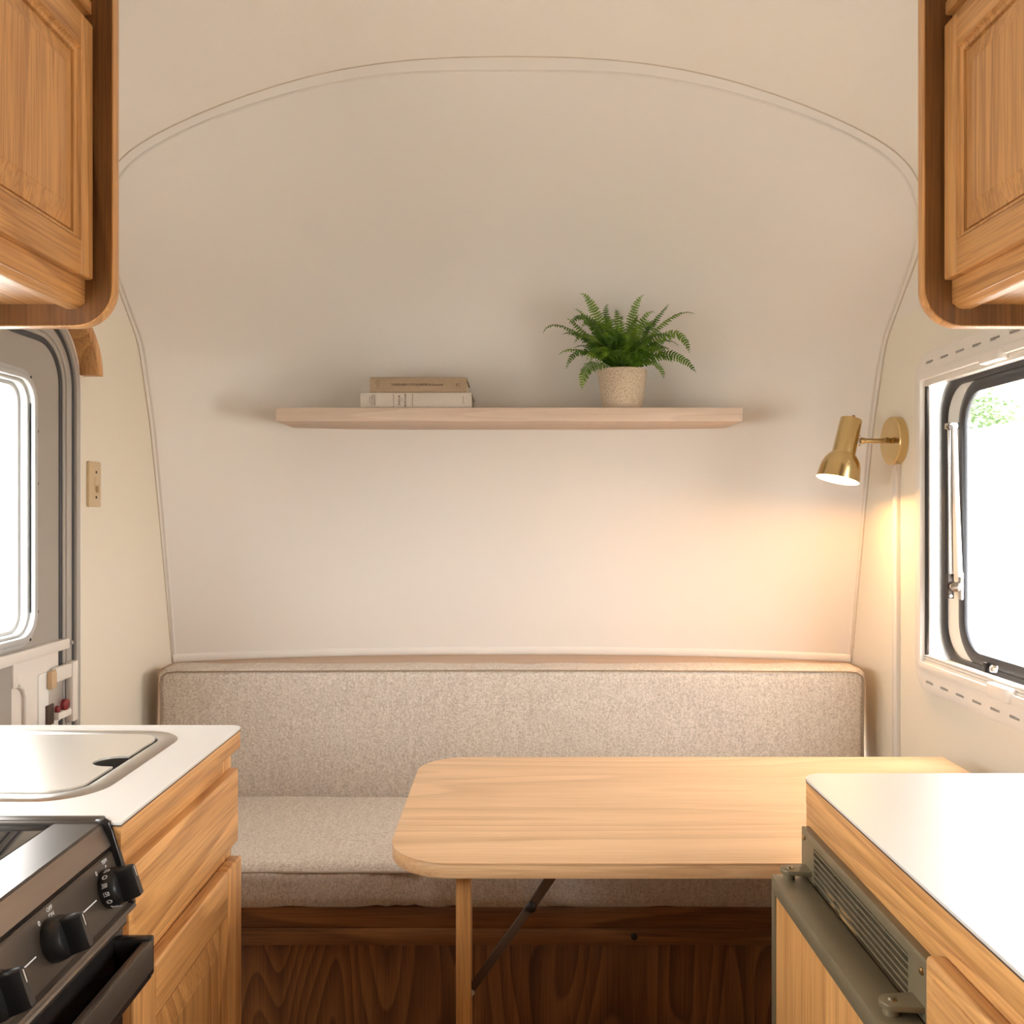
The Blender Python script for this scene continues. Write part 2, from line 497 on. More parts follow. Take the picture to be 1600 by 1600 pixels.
def pierced(name, xa, xb, y0, y1, z0, z1, holes, mat, axis='X'):
    """thick wall with rectangular openings"""
    ys = sorted({y0, y1, *[h[0] for h in holes], *[h[1] for h in holes]})
    zs = sorted({z0, z1, *[h[2] for h in holes], *[h[3] for h in holes]})
    bm = bmesh.new()
    for a, b in zip(ys[:-1], ys[1:]):
        for c, d in zip(zs[:-1], zs[1:]):
            my, mz = (a + b) / 2, (c + d) / 2
            if any(h[0] < my < h[1] and h[2] < mz < h[3] for h in holes): continue
            if axis == 'X': bm_box(bm, min(xa, xb), max(xa, xb), a, b, c, d)
            else: bm_box(bm, a, b, min(xa, xb), max(xa, xb), c, d)
    bmesh.ops.remove_doubles(bm, verts=bm.verts, dist=1e-5)
    # inner faces between neighbouring cells
    seen = {}
    for f in list(bm.faces):
        k = tuple(sorted(v.index for v in f.verts))
    bm.verts.index_update()
    for f in list(bm.faces):
        k = tuple(sorted(v.index for v in f.verts)); seen.setdefault(k, []).append(f)
    bmesh.ops.delete(bm, geom=[f for fs in seen.values() if len(fs) > 1 for f in fs], context='FACES')
    o = link(name, from_bm(bm), mat)
    return tag(o, kind='structure')

WIN_R = (1.488, 2.170, 0.86, 1.60)
SIDE_WIN = (0.05, 1.05, 1.00, 1.46)
SIDE_WIN_R = (0.05, 0.75, 1.00, 1.46)
DOOR = (1.515, 2.052, 0.03, 1.675)
pierced('wall_right', HALF, HALF + 0.045, YB, YF, 0, SPRING, [WIN_R, SIDE_WIN_R], M['side'])
pierced('wall_left', -HALF - 0.045, -HALF, YB, YF, 0, SPRING, [DOOR, SIDE_WIN], M['side'])
pierced('wall_front', YB - 0.05, YB, -1.05, 1.05, 0, 2.30, [], M['side'], axis='Y')
tag(box('floor', -1.05, 1.05, YB - 0.05, 3.0, -0.04, 0.0, M['floor'], bev=0), kind='structure')

# arched ceiling, extruded along the trailer, with thickness
prof = []
for k in range(41):
    a = math.pi * k / 40
    s = math.copysign(abs(math.cos(a)) ** (1 / 1.2), math.cos(a))
    prof.append((HALF * s, SPRING + (CROWN - SPRING) * math.sqrt(max(1 - abs(s) ** 2.4, 0))))
v, f = [], []
for (x, z) in prof:
    nx, nz = x, max(z - SPRING, 0.0) * 2
    l = math.hypot(nx, nz) or 1
    for y in (YB - 0.05, YF):
        v.append((x, y, z)); v.append((x + 0.045 * nx / l, y, z + 0.045 * nz / l))
for k in range(40):
    a, b = 4 * k, 4 * (k + 1)
    f += [(a, a + 2, b + 2, b), (a + 1, b + 1, b + 3, a + 3), (a, b, b + 1, a + 1), (a + 2, a + 3, b + 3, b + 2)]
f += [(0, 1, 3, 2), (160, 162, 163, 161)]
tag(link('ceiling', from_py(v, f), M['ceil'], smooth=60), kind='structure')

# seam between shell and rear cap, measured in the photograph (offset from axis, pixels above horizon)
SEAM = [(531, -235), (543, -100), (553, 10), (566, 140), (585, 270), (611, 342), (634, 400), (648, 450), (643, 500),
        (622, 545), (575, 580), (500, 616), (371, 663), (200, 701), (90, 711), (0, 714)]
seam = []
for ox, up in SEAM:
    lo, hi = 0.5, 4.0                      # depth at which the ray leaves the shell
    for _ in range(60):
        mid = (lo + hi) / 2
        X, Z = ox * mid / F, EYE + up * mid / F
        inside = X < roof_x(Z) if Z < CROWN else False
        if inside: lo = mid
        else: hi = mid
    seam.append((EYE + up * lo / F, lo))
sz = np.array([s[0] for s in seam]); sy = np.array([s[1] for s in seam])
zz = np.linspace(sz[0], CROWN, 400)
ys_raw = np.interp(zz, sz, sy)
ker = np.hanning(41); ker /= ker.sum()
ys_s = np.convolve(np.pad(ys_raw, 20, mode='edge'), ker, mode='valid')
LEDGE_Z = EYE - 0.4415
def seam_y(z): return float(np.interp(z, zz, ys_s))
CZ = np.array([-0.45, 0.0, 0.35, 0.50, 0.62, 0.72, 0.80, 0.88, 0.94, 0.98, 1.0]) + EYE
CY = np.array([1.985, 1.99, 1.985, 1.97, 1.945, 1.90, 1.83, 1.72, 1.60, 1.48, 1.40]) * 1.4
cz = np.linspace(CZ[0], CROWN, 400)
cy_s = np.convolve(np.pad(np.interp(cz, CZ, CY), 12, mode='edge'), np.hanning(25) / np.hanning(25).sum(), mode='valid')
def cap_y(x, z):
    xs = max(roof_x(z), 1e-4)
    c = max(float(np.interp(z, cz, cy_s)), seam_y(z))
    s = seam_y(z)
    e = float(np.interp(z, [0.8, 1.35, 1.7, 2.1], [2.3, 4.0, 4.0, 2.6]))
    return c + (s - c) * min(abs(x) / xs, 1.0) ** e

rows = 72
v, f = [], []
NX = 48
Z0 = LEDGE_Z - 0.30
for r in range(rows + 1):
    q = r / rows
    z = Z0 + (CROWN - Z0) * (1 - (1 - q) ** 1.7)
    xs = roof_x(z)
    for c in range(NX + 1):
        u = math.sin((c / NX - 0.5) * math.pi)
        x = xs * u
        v.append((x, cap_y(x, z), z))
n1 = len(v)
v += [(x, y + 0.03, z) for x, y, z in v]
for r in range(rows):
    for c in range(NX):
        a = r * (NX + 1) + c
        f.append((a, a + 1, a + NX + 2, a + NX + 1))
        f.append((n1 + a, n1 + a + NX + 1, n1 + a + NX + 2, n1 + a + 1))
tag(link('wall_rear', from_py(v, f), M['cap'], smooth=True), kind='structure')

# moulding along the seam and along the foot of the cap
path = []
for k in range(121):
    z = LEDGE_Z + (CROWN - LEDGE_Z) * (1 - (1 - k / 120) ** 2.2)
    path.append((roof_x(z) - 0.001, seam_y(z) - 0.002, z))
full = [(-x, y, z) for x, y, z in path] + [p for p in path[-2::-1]]
def strip(name, pts, inward, r, mat):
    """low, flat moulding: elliptical section, wide along the wall"""
    loops = []
    n = 10
    for i, p in enumerate(pts):
        p = Vector(p)
        t = (Vector(pts[min(i + 1, len(pts) - 1)]) - Vector(pts[max(i - 1, 0)])).normalized()
        a = inward(p); a = (a - t * a.dot(t)).normalized(); b = t.cross(a)
        loops.append([p + a * (r[0] * math.cos(2 * math.pi * k / n)) + b * (r[1] * math.sin(2 * math.pi * k / n)) for k in range(n)])
    return tag(loft(name, loops, mat, smooth=60), kind='structure')
def inw(p): return Vector((-p.x, 0.0, (EYE + 0.1 - p.z) if p.z > EYE + 0.1 else 0.0)).normalized()
strip('trim_3', full, lambda p: Vector((-p.x, 0.35, (EYE + 0.2 - p.z))), (0.0020, 0.0020), M['seam'])
flat_ = []
for q in full:
    p = Vector(q); d = inw(p); p = p + d * 0.007
    p.x = max(min(p.x, roof_x(p.z) - 0.008), -roof_x(p.z) + 0.008)
    flat_.append((p.x, cap_y(p.x, p.z), p.z))
strip('trim_1', flat_, inw, (0.006, 0.0024), M['bead'])
foot = []
for k in range(61):
    x = -0.995 + 1.99 * k / 60
    foot.append((x, cap_y(x, LEDGE_Z + 0.01) - 0.003, LEDGE_Z + 0.012))
strip('trim_2', foot, lambda p: Vector((0, 0, 1)), (0.012, 0.004), M['bead'])

# ------------------------------------------------------------------ right window
def win_ring(name, y0, y1, z0, z1, r, wy, ri, x0, x1, mat, parent, bev=0.0, n=8):
    out = rrect(y0, y1, z0, z1, r, n)
    inn = rrect(y0 + wy, y1 - wy, z0 + wy, z1 - wy, ri, n)
    return ring(name, 'YZ', out, inn, x0, x1, mat, parent, bev)

w1 = thing('window_1', (1.0, 1.83, 0.822), 'white framed trailer window with rubber gaskets beside the brass wall lamp', 'window')
tag(w1, kind='structure'); del w1['category']
ring('window_frame', 'YZ', rrect(1.470, 2.189, 0.822, 1.630, 0.06, 8), rrect(1.500, 2.156, 0.888, 1.569, 0.004, 8), 0.984, 1.002, M['plast'], w1, 0.004)
ring('frame_lip', 'YZ', rrect(1.488, 2.172, 0.872, 1.585, 0.02, 8), rrect(1.503, 2.153, 0.891, 1.566, 0.004, 8), 0.980, 1.0, M['plast'], w1, 0.002)
ring('reveal', 'YZ', rrect(1.484, 2.174, 0.856, 1.604, 0.004, 8), rrect(1.502, 2.154, 0.890, 1.567, 0.004, 8), 1.0, 1.055, M['jamb'], w1)
box('blind_guide', 0.992, 0.998, 2.146, 2.156, 0.900, 1.560, M['bolt'], w1, 0.0005)
box('jamb_strip', 0.999, 1.006, 2.146, 2.156, 0.900, 1.560, M['jamb'], w1, 0.001)
win_ring('outer_gasket', 1.524, 2.1325, 0.884, 1.574, 0.10, 0.034, 0.075, 1.014, 1.026, M['rubber'], w1, 0.006)
ring('sash', 'YZ', rrect(1.540, 2.115, 0.894, 1.566, 0.09, 8), rrect(1.622, 2.034, 0.927, 1.529, 0.075, 8), 1.022, 1.032, M['wframe'], w1)
win_ring('inner_gasket', 1.604, 2.050, 0.911, 1.545, 0.095, 0.031, 0.065, 1.019, 1.032, M['rubber'], w1, 0.006)
prism('pane', 'YZ', rrect(1.630, 2.024, 0.935, 1.520, 0.06, 8), 1.030, 1.034, M['pane'], w1)
b_top = box('blind_rail', 0.990, 1.010, 1.502, 2.154, 1.551, 1.567, M['plast'], w1, 0.002)
b_bot = prism('blind_rail', 'XZ', [(0.990, 0.890), (0.990, 0.8960), (0.9935, 0.8960), (0.9935, 0.8985), (0.990, 0.8985), (0.990, 0.9030), (0.9935, 0.9030), (0.9935, 0.9045),
      (0.990, 0.9045), (0.990, 0.908), (1.010, 0.908), (1.010, 0.890)], 1.502, 2.154, M['plast'], w1)
# finger grips of the two blinds
for z0, z1, par, yy in ((1.556, 1.580, b_top, 1.83), (0.872, 0.902, b_bot, 1.80)):
    prism('blind_grip', 'XY', rrect(0.970, 0.994, yy - 0.042, yy + 0.042, (0.004, 0.012, 0.012, 0.004), 4), z0, z1, M['plast'], par, 0.004)
# ventilation slots cut into the frame
bm = bmesh.new()
for k in range(9):
    y = 2.112 - 0.0715 * k
    for z in (1.604, 0.847):
        bm_box(bm, 0.97, 0.996, y - 0.018, y + 0.018, z - 0.003, z + 0.003)
cut = link('cutter', from_bm(bm), None)
wfr = next(o for o in w1.children if o.name.startswith('window_frame'))
md = wfr.modifiers.new('slots', 'BOOLEAN'); md.operation = 'DIFFERENCE'; md.object = cut; md.solver = 'EXACT'
bpy.context.view_layer.update()
nm_ = bpy.data.meshes.new_from_object(wfr.evaluated_get(bpy.context.evaluated_depsgraph_get()))
wfr.modifiers.clear(); wfr.data = nm_
bpy.data.objects.remove(cut)
# stay arm
SY_ = 2.045
st = tube('stay_arm', [P(1491.5, 668, SY_ - 0.004), P(1495, 780, SY_ - 0.012), P(1500, 902, SY_ - 0.022)], 0.0058, M['wframe'], w1, 10)
st2 = tube('stay_arm', [P(1483.5, 664, SY_ + 0.006), P(1485, 780, SY_ + 0.006), P(1486, 902, SY_ + 0.004)], 0.0050, M['chrome'], w1, 10)
p = P(1488, 664, SY_ - 0.006); box('stay_pivot', p.x - 0.013, p.x + 0.013, p.y - 0.008, p.y + 0.012, p.z - 0.010, p.z + 0.005, M['chrome'], st, 0.003)
lathe('stay_pin', (p.x - 0.009, p.y - 0.012, p.z - 0.006), (0, 1, 0), [(0, 0.005), (0.001, 0.006), (0.008, 0.006)], M['bolt'], st, 12)
p = P(1487, 916, SY_)
box('stay_bracket', p.x - 0.010, p.x + 0.004, p.y - 0.003, p.y + 0.006, p.z - 0.028, p.z + 0.028, M['bolt'], w1, 0.001)
lathe('stay_knob', (p.x, p.y - 0.020, p.z), (0.35, 1, 0), [(0, 0.004), (0.001, 0.011), (0.008, 0.0125), (0.010, 0.010), (0.020, 0.010)], M['chrome'], w1, 20)
lathe('screw', (p.x - 0.004, p.y - 0.003, p.z - 0.022), (0, -1, 0), [(0, 0.0045), (0.003, 0.0035)], M['alum'], w1, 10)
box('stay_clip', p.x + 0.010, p.x + 0.021, p.y - 0.022, p.y - 0.006, p.z - 0.030, p.z + 0.034, M['alum'], w1, 0.004)
# catch on the lower edge
p = P(1543, 1044, 1.915)
box('catch_plate', p.x - 0.006, p.x + 0.004, p.y - 0.003, p.y + 0.009, p.z - 0.012, p.z + 0.012, M['bolt'], w1, 0.0008)
lathe('catch_knob', (p.x + 0.004, p.y - 0.028, p.z + 0.003), (0, 0, 1), [(-0.008, 0.006), (-0.006, 0.013), (0.004, 0.014), (0.008, 0.010)], M['chrome'], w1, 16)

# windows over the worktops (out of the picture; their sheen lies on the cupboard undersides)
def side_window(name, s, ye):
    w = thing(name, (s * 1.0, 0.55, 1.0), 'plain trailer window above the worktop', 'window'); tag(w, kind='structure'); del w['category']
    xa, xb = s * 0.988, s * 1.05
    win_ring('window_frame', 0.02, ye + 0.03, 0.97, 1.49, 0.05, 0.04, 0.03, min(xa, xb), max(xa, xb), M['plast'], w, 0.003)
    prism('pane', 'YZ', rrect(0.055, ye - 0.005, 1.005, 1.455, 0.03, 6), s * 1.03, s * 1.034, M['pane'], w)
side_window('window_2', 1, 0.75)
side_window('window_3', -1, 1.05)
# ------------------------------------------------------------------ entry door in the left wall
d1 = thing('door_1', (-1.0, 1.78, 0.03), 'grey entry door with a rounded window, aluminium frame and white latch', 'door')
tag(d1, kind='structure'); del d1['category']
def door_ring(name, grow, wy, x0, x1, mat, r, bev=0.0, parent=d1):
    y0, y1, z0, z1 = 1.503 - grow, 2.065 + grow, 0.02, 1.690 + grow
    out = rrect(y0, y1, z0, z1, (r, r, 0.01, 0.01), 10)
    inn = rrect(y0 + wy, y1 - wy, z0 + wy, z1 - wy, (r - wy, r - wy, 0.005, 0.005), 10)
    return ring(name, 'YZ', out, inn, x0, x1, mat, parent, bev)
door_ring('frame_flange', 0.013, 0.012, -1.002, -0.998, M['plast'], 0.173, 0.001)
door_ring('outer_frame', 0.0, 0.018, -1.02, -0.994, M['doorf'], 0.16, 0.002)
door_ring('gap_seal', -0.016, 0.020, -1.02, -1.0005, M['rubber'], 0.144)
door_ring('door_frame', -0.033, 0.022, -1.02, -0.998, M['doorf'], 0.127, 0.002)
door_ring('frame_bead', -0.055, 0.010, -1.02, -1.001, M['doorf'], 0.105, 0.002)
door_ring('recess_edge', -0.065, 0.012, -1.03, -1.004, M['rubber'], 0.095)
ring('door_leaf', 'YZ', rrect(1.570, 1.998, 0.09, 1.625, (0.09, 0.09, 0.01, 0.01), 10), rrect(1.600, 1.872, 0.995, 1.520, 0.045, 10), -1.035, -1.006, M['greyf'], d1)
def pane_ring(name, g, wy, x0, x1, mat, bev):
    y0, y1, z0, z1 = 1.580 + g, 1.892 - g, 0.972 + g, 1.545 - g
    r = 0.068 - g
    return ring(name, 'YZ', rrect(y0, y1, z0, z1, r, 10), rrect(y0 + wy, y1 - wy, z0 + wy, z1 - wy, max(r - wy, 0.008), 10), x0, x1, mat, d1, bev)
pane_ring('window_flange', 0.0, 0.022, -1.01, -1.0, M['doorw'], 0.003)
pane_ring('window_frame', 0.008, 0.014, -1.03, -0.995, M['doorw'], 0.004)
pane_ring('window_bead', 0.016, 0.012, -1.04, -1.008, M['doorw'], 0.003)
pane_ring('window_gasket', 0.022, 0.014, -1.045, -1.024, M['doorw'], 0.003)
prism('pane', 'YZ', rrect(1.612, 1.862, 1.002, 1.515, 0.03, 8), -1.042, -1.038, M['pane'], d1)
for (y, z) in ((1.889, 1.42), (1.889, 1.31), (1.889, 1.04), (1.860, 0.985), (1.862, 1.530)):
    lathe('screw', (-1.001, y, z), (1, 0, 0), [(0, 0.0032), (0.002, 0.003)], M['bolt'], d1, 10)
box('crossbar', -1.012, -0.990, 1.540, 2.008, 0.945, 0.968, M['plast'], d1, 0.003)
lathe('screw', (-0.993, 2.018, 0.956), (1, 0, 0), [(0, 0.005), (0.004, 0.004)], M['alum'], d1, 10)
# white sliding latch below the crossbar
gp = [(1.800 + 0.038 * math.sin(math.radians(a_)), 0.865 + 0.030 * math.cos(math.radians(a_))) for a_ in range(0, 91, 15)]
lp = prism('latch_plate', 'YZ', [(1.838, 0.66), (1.978, 0.66), (1.978, 0.943), (1.800, 0.943)] + gp, -1.012, -1.0015, M['plast'], d1, 0.001)
prism('grip_recess', 'YZ', rrect(1.800, 1.838, 0.60, 0.895, (0.03, 0.004, 0.004, 0.004), 8), -1.008, -1.0055, M['plast'], lp)
tube('grip_edge', [(-1.0, 1.840, 0.66), (-1.0, 1.840, 0.87), (-1.0, 1.832, 0.888), (-1.0, 1.815, 0.897)], 0.004, M['plast'], lp, 8)
hs = prism('latch_housing', 'YZ', rrect(1.890, 1.985, 0.790, 0.906, 0.008, 4), -1.004, -0.998, M['wframe'], d1, 0.001)
box('latch_slot', -0.9985, -0.9970, 1.930, 1.988, 0.800, 0.895, M['alum'], hs, 0.0005)
box('latch_block', -0.999, -0.985, 1.920, 1.945, 0.868, 0.908, M['tan'], hs, 0.006)
box('latch_arm', -0.999, -0.986, 1.940, 2.010, 0.880, 0.912, M['plast'], hs, 0.003)
box('latch_arm', -0.999, -0.986, 1.950, 2.010, 0.796, 0.812, M['plast'], hs, 0.003)
box('latch_bar', -1.0, -0.982, 2.006, 2.030, 0.780, 0.915, M['plast'], hs, 0.003)
box('latch_opening_shade', -0.999, -0.994, 1.916, 1.946, 0.790, 0.835, M['latchshade'], hs, 0.002)  # dark box standing in for the open latch hole, its shade painted as colour
lathe('latch_tab', (-0.997, 1.990, 0.822), (1, 0, 0), [(0, 0.013), (0.008, 0.013), (0.010, 0.010)], M['red'], hs, 16)
lathe('latch_tab', (-0.997, 1.960, 0.818), (1, 0, 0), [(0, 0.008), (0.006, 0.008), (0.008, 0.005)], M['red'], hs, 12)

# curved oak trim hugging the far upper corner of the door frame
pts_o, pts_i = [], []
for k in range(17):
    a = math.radians(90 * k / 16)
    pts_o.append((1.905 + 0.190 * math.cos(a), 1.566 + 0.150 * math.sin(a)))
    pts_i.append((1.905 + 0.163 * math.cos(a), 1.566 + 0.126 * math.sin(a)))
t3 = prism('trim_4', 'YZ', pts_o + pts_i[::-1], -1.0, -0.955, M['oakZ'], None, 0.002)
tag(t3, kind='structure')

# light switch
sp = thing('light_switch', (-1.0, 2.135, 1.262), 'ivory light switch plate on the cream wall beside the entry door', 'light switch')
prism('switch_plate', 'YZ', rrect(2.104, 2.166, 1.262, 1.370, 0.005, 4), -1.001, -0.993, M['ivory'], sp, 0.002)
box('toggle', -0.993, -0.985, 2.138, 2.148, 1.296, 1.312, M['ivory'], sp, 0.002)
box('toggle_collar', -0.9935, -0.9922, 2.134, 2.146, 1.300, 1.332, M['ivory'], sp, 0)
for z in (1.285, 1.345):
    lathe('screw', (-0.9935, 2.140, z), (1, 0, 0), [(0, 0.0035), (0.0015, 0.003)], M['bolt'], sp, 10)

# ------------------------------------------------------------------ built-in bench
LZ = LEDGE_Z
bn = thing('bench', (0, 2.3, 0), 'dark oak built-in bench box under the tweed seat cushion', 'bench')
box('front_panel', -0.985, 0.985, 1.962, 1.980, 0.0, 0.325, M['benchZ'], bn, 0.001)
box('top_rail', -0.985, 0.985, 1.946, 1.985, 0.343, 0.392, M['walX'], bn, 0.004)
box('lower_rail', -0.985, 0.985, 1.940, 1.985, 0.310, 0.346, M['walX'], bn, 0.005)
box('seat_board', -0.985, 0.985, 1.985, 2.60, 0.372, 0.390, M['walX'], bn, 0.001)
box('back_board', -0.985, 0.985, 2.5265, 2.540, 0.39, LZ - 0.0222, M['walX'], bn, 0.001)
p = P(991, 1464, 1.938)
lathe('button', (p.x, 1.941, p.z), (0, -1, 0), [(0, 0.008), (0.004, 0.007), (0.006, 0.003)], M['bolt'], bn, 12)
# ledge between cushion and wall, following the bowed wall
lg = [(-0.985, 2.526), (0.985, 2.526)]
for k in range(41):
    x = 0.985 - 1.97 * k / 40
    lg.append((x, cap_y(x, LZ) + 0.004))
ldg = prism('ledge', 'XY', lg, LZ - 0.022, LZ, M['ledge'], None, 0.0)
tag(ldg, 'pinkish wood ledge between back cushion and curved wall', 'ledge')

def superbox(x0, x1, y0, y1, z0, z1, r, nx, ny, nz, disp):
    """rounded cushion block, displaced by disp(x,y,z,nrm)"""
    bm = bmesh.new()
    bm_box(bm, x0, x1, y0, y1, z0, z1)
    bmesh.ops.recalc_face_normals(bm, faces=bm.faces)
    bmesh.ops.bevel(bm, geom=list(bm.edges), offset=r, segments=4, profile=0.5, affect='EDGES')
    for axis, n, a, b in ((0, nx, x0, x1), (1, ny, y0, y1), (2, nz, z0, z1)):
        for k in range(1, n):
            c = a + r * 1.05 + (b - a - 2.1 * r) * k / n
            no = Vector((0, 0, 0)); no[axis] = 1
            co = Vector((0, 0, 0)); co[axis] = c
            bmesh.ops.bisect_plane(bm, geom=list(bm.verts) + list(bm.edges) + list(bm.faces), plane_co=co, plane_no=no)
    bm.normal_update()
    for vv in bm.verts:
        vv.co += disp(vv.co, vv.normal)
    return from_bm(bm)

rnd = random.Random(4)
def d_back(c, n):
    u = c.x / 0.95
    k = 0.010 * math.exp(-((c.x - 0.02) / 0.05) ** 2) * math.exp(-((c.z - 0.72) / 0.1) ** 2)
    s = 0.012 * (1 - u * u) * math.sin(max(min((c.z - 0.487) / 0.335, 1), 0) * math.pi)
    rip = 0.0016 * math.sin(c.x * 23 + 2 * math.sin(c.x * 7)) * math.sin((c.z - 0.48) * 12)
    return n * (s + rip - k * 0.5) * (n.y < 0.5)
bc = thing('back_cushion', (0, 2.46, 0.393), 'long oatmeal tweed backrest cushion leaning along the curved wall', 'cushion')
link('cover', superbox(-0.953, 0.953, 2.405, 2.525, 0.393, 0.828, 0.022, 44, 3, 14, d_back), M['fab'], bc, smooth=True)
sm = [(-0.938, 2.4035, 0.50), (-0.944, 2.404, 0.79), (-0.940, 2.405, 0.808), (-0.926, 2.406, 0.818)]
for k in range(31):
    x = -0.90 + 1.8 * k / 30
    sm.append((x, 2.406, 0.8205 + 0.004 * (1 - (x / 0.95) ** 2)))
sm += [(0.926, 2.406, 0.818), (0.940, 2.405, 0.808), (0.944, 2.404, 0.79), (0.938, 2.4035, 0.50)]
tube('seam', sm, 0.0022, M['pipe'], bc, 6)

def d_seat(c, n):
    front = max(0, 1 - (c.y - 1.93) / 0.10)
    s = 0.006 * math.sin(max(min((c.y - 1.93) / 0.6, 1), 0) * math.pi) * (n.z > 0.5)
    wr = 0.0
    for xc, w, a in ((-0.30, 0.018, .005), (-0.255, 0.014, .005), (-0.215, 0.02, .006), (-0.12, 0.02, .004), (0.1, 0.03, .003), (0.33, 0.025, .003), (-0.48, 0.03, .003)):
        wr += a * math.exp(-((c.x - xc - 0.05 * (c.y - 1.93)) / w) ** 2)
    lump = 0.003 * math.sin(c.x * 9 + 1.0) * math.sin(c.y * 8)
    return n * (s + lump) - n * wr * (0.25 + 0.75 * front)
sc_ = thing('seat_cushion', (0, 2.2, 0.39), 'long oatmeal tweed seat cushion lying on the dark oak bench', 'cushion')
link('cover', superbox(-0.975, 0.975, 1.930, 2.412, 0.389, 0.487, 0.028, 90, 10, 4, d_seat), M['fab'], sc_, smooth=True)
sm = [( -0.95 + 1.9 * k / 60, 1.9345 + 0.001 * math.sin(k), 0.4715) for k in range(61)]
tube('seam', sm, 0.0026, M['pipe'], sc_, 6)

# ------------------------------------------------------------------ table
tb = thing('table', (0.36, 1.6, 0), 'pale oak dining table with rounded corners in front of the bench', 'table')
tp = rrect(-0.190, 0.915, 1.326, 1.902, (0.005, 0.10, 0.10, 0.005), 14)
tpo = prism('table_top', 'XY', tp, 0.7275, 0.730, M['tableX'], tb)
prism('edge_band', 'XY', rrect(-0.1895, 0.9145, 1.3265, 1.9015, (0.005, 0.10, 0.10, 0.005), 14), 0.706, 0.7274, M['tedge'], tb, 0.003)
box('leg', -0.087, -0.064, 1.390, 1.450, 0.0, 0.707, M['oakZ'], tb, 0.002)
a, b_, c = P(737, 1550, 1.42), P(835, 1408, 1.42), P(884, 1366, 1.42)
def flat_bar(name, a, b, w, t, mat, parent):
    a, b = Vector(a), Vector(b); d = (b - a).normalized()
    s = Vector((0, 1, 0)); n = d.cross(s).normalized()
    bm = bmesh.new()
    vs = [bm.verts.new(p + n * (w / 2) * i + s * (t / 2) * j) for p in (a, b) for i in (-1, 1) for j in (-1, 1)]
    for q in [(0, 1, 3, 2), (4, 6, 7, 5), (0, 4, 5, 1), (2, 3, 7, 6), (0, 2, 6, 4), (1, 5, 7, 3)]:
        bm.faces.new([vs[i] for i in q])
    bmesh.ops.recalc_face_normals(bm, faces=bm.faces)
    bevel(bm, min(w, t) * 0.2, 2)
    return link(name, from_bm(bm), mat, parent, smooth=35)
mid = a + (b_ - a) * 1.0
b1 = flat_bar('brace', a - Vector((0.004, 0, 0)), mid, 0.013, 0.004, M['brace'], tb)
b2 = flat_bar('brace', a + (b_ - a) * 0.88, a + (b_ - a) * 1.42, 0.015, 0.008, M['brace'], tb)
q = a + (b_ - a) * 0.95
lathe('rivet', (q.x, 1.415, q.z), (0, -1, 0), [(0, 0.008), (0.003, 0.008), (0.005, 0.005)], M['bolt'], b2, 12)
lathe('rivet', (a.x, 1.418, a.z), (0, -1, 0), [(0, 0.005), (0.003, 0.004)], M['alum'], b1, 10)
box('wall_cleat', 0.78, 0.999, 1.42, 1.62, 0.680, 0.707, M['oakX'], tb, 0.002)

# ------------------------------------------------------------------ worktops, sink, stove (left run)
LX = -0.466
wl = thing('worktop', (-0.73, 1.31, 0.847), 'warm grey laminate worktop with oak edge around the steel sink', 'worktop')
SY0, SY1, SX1 = 1.143, 1.512, -0.541
def slab(name, outer, z0, z1, mat, parent, bev=0.0): return prism(name, 'XY', outer, z0, z1, mat, parent, bev)
ring('laminate', 'XY', rrect(-0.999, LX, 1.068, 1.556, (0.022, 0.001, 0.001, 0.001), 8), rrect(-0.955 + .012, SX1 - .012, SY0 + .012, SY1 - .012, 0.063, 8), 0.8765, 0.880, M['lam'], wl)
ring('laminate_line', 'XY', rrect(-0.999, LX + 0.0004, 1.0678, 1.5563, (0.022, 0.001, 0.001, 0.001), 8), rrect(-0.955 + .012, SX1 - .012, SY0 + .012, SY1 - .012, 0.063, 8), 0.8750, 0.8768, M['line'], wl)
ring('edge_band', 'XY', rrect(-0.999, LX, 1.068, 1.556, (0.022, 0.001, 0.001, 0.001), 8), rrect(-0.955 + .012, SX1 - .012, SY0 + .012, SY1 - .012, 0.063, 8), 0.846, 0.8752, M['oakY'], wl, 0.002)

sk = thing('sink', (-0.74, 1.33, 0.88), 'stainless steel sink with flush lid let into the grey worktop', 'sink')
NR = 10
def sring(name, g0, g1, z0, z1, mat, bev):
    return ring(name, 'XY', rrect(-0.955 + g0, SX1 - g0, SY0 + g0, SY1 - g0, 0.075 - g0, NR), rrect(-0.955 + g1, SX1 - g1, SY0 + g1, SY1 - g1, max(0.075 - g1, .02), NR), z0, z1, mat, sk, bev)
def slope_ring(name, prof_, mat):
    loops = []
    for g, z in prof_:
        loops.append([(u, w_, z) for u, w_ in rrect(-0.955 + g, SX1 - g, SY0 + g, SY1 - g, max(0.075 - g, .02), NR)])
    return loft(name, loops, mat, sk, cap=(False, False), smooth=40)
slope_ring('rim', [(0, 0.8798), (0.002, 0.8815), (0.010, 0.8838), (0.018, 0.8842), (0.026, 0.8825), (0.030, 0.8810), (0.0315, 0.875)], M['steel'])
def bl(g, z): return [(u, w_, z) for u, w_ in rrect(-0.955 + g, SX1 - g, SY0 + g, SY1 - g, max(0.075 - g, .02), NR)]
loft('bowl', [bl(0.0305, 0.8815), bl(0.0330, 0.874), bl(0.036, 0.770), bl(0.045, 0.752), bl(0.065, 0.745)], M['steel'], sk, cap=(False, True), smooth=40)
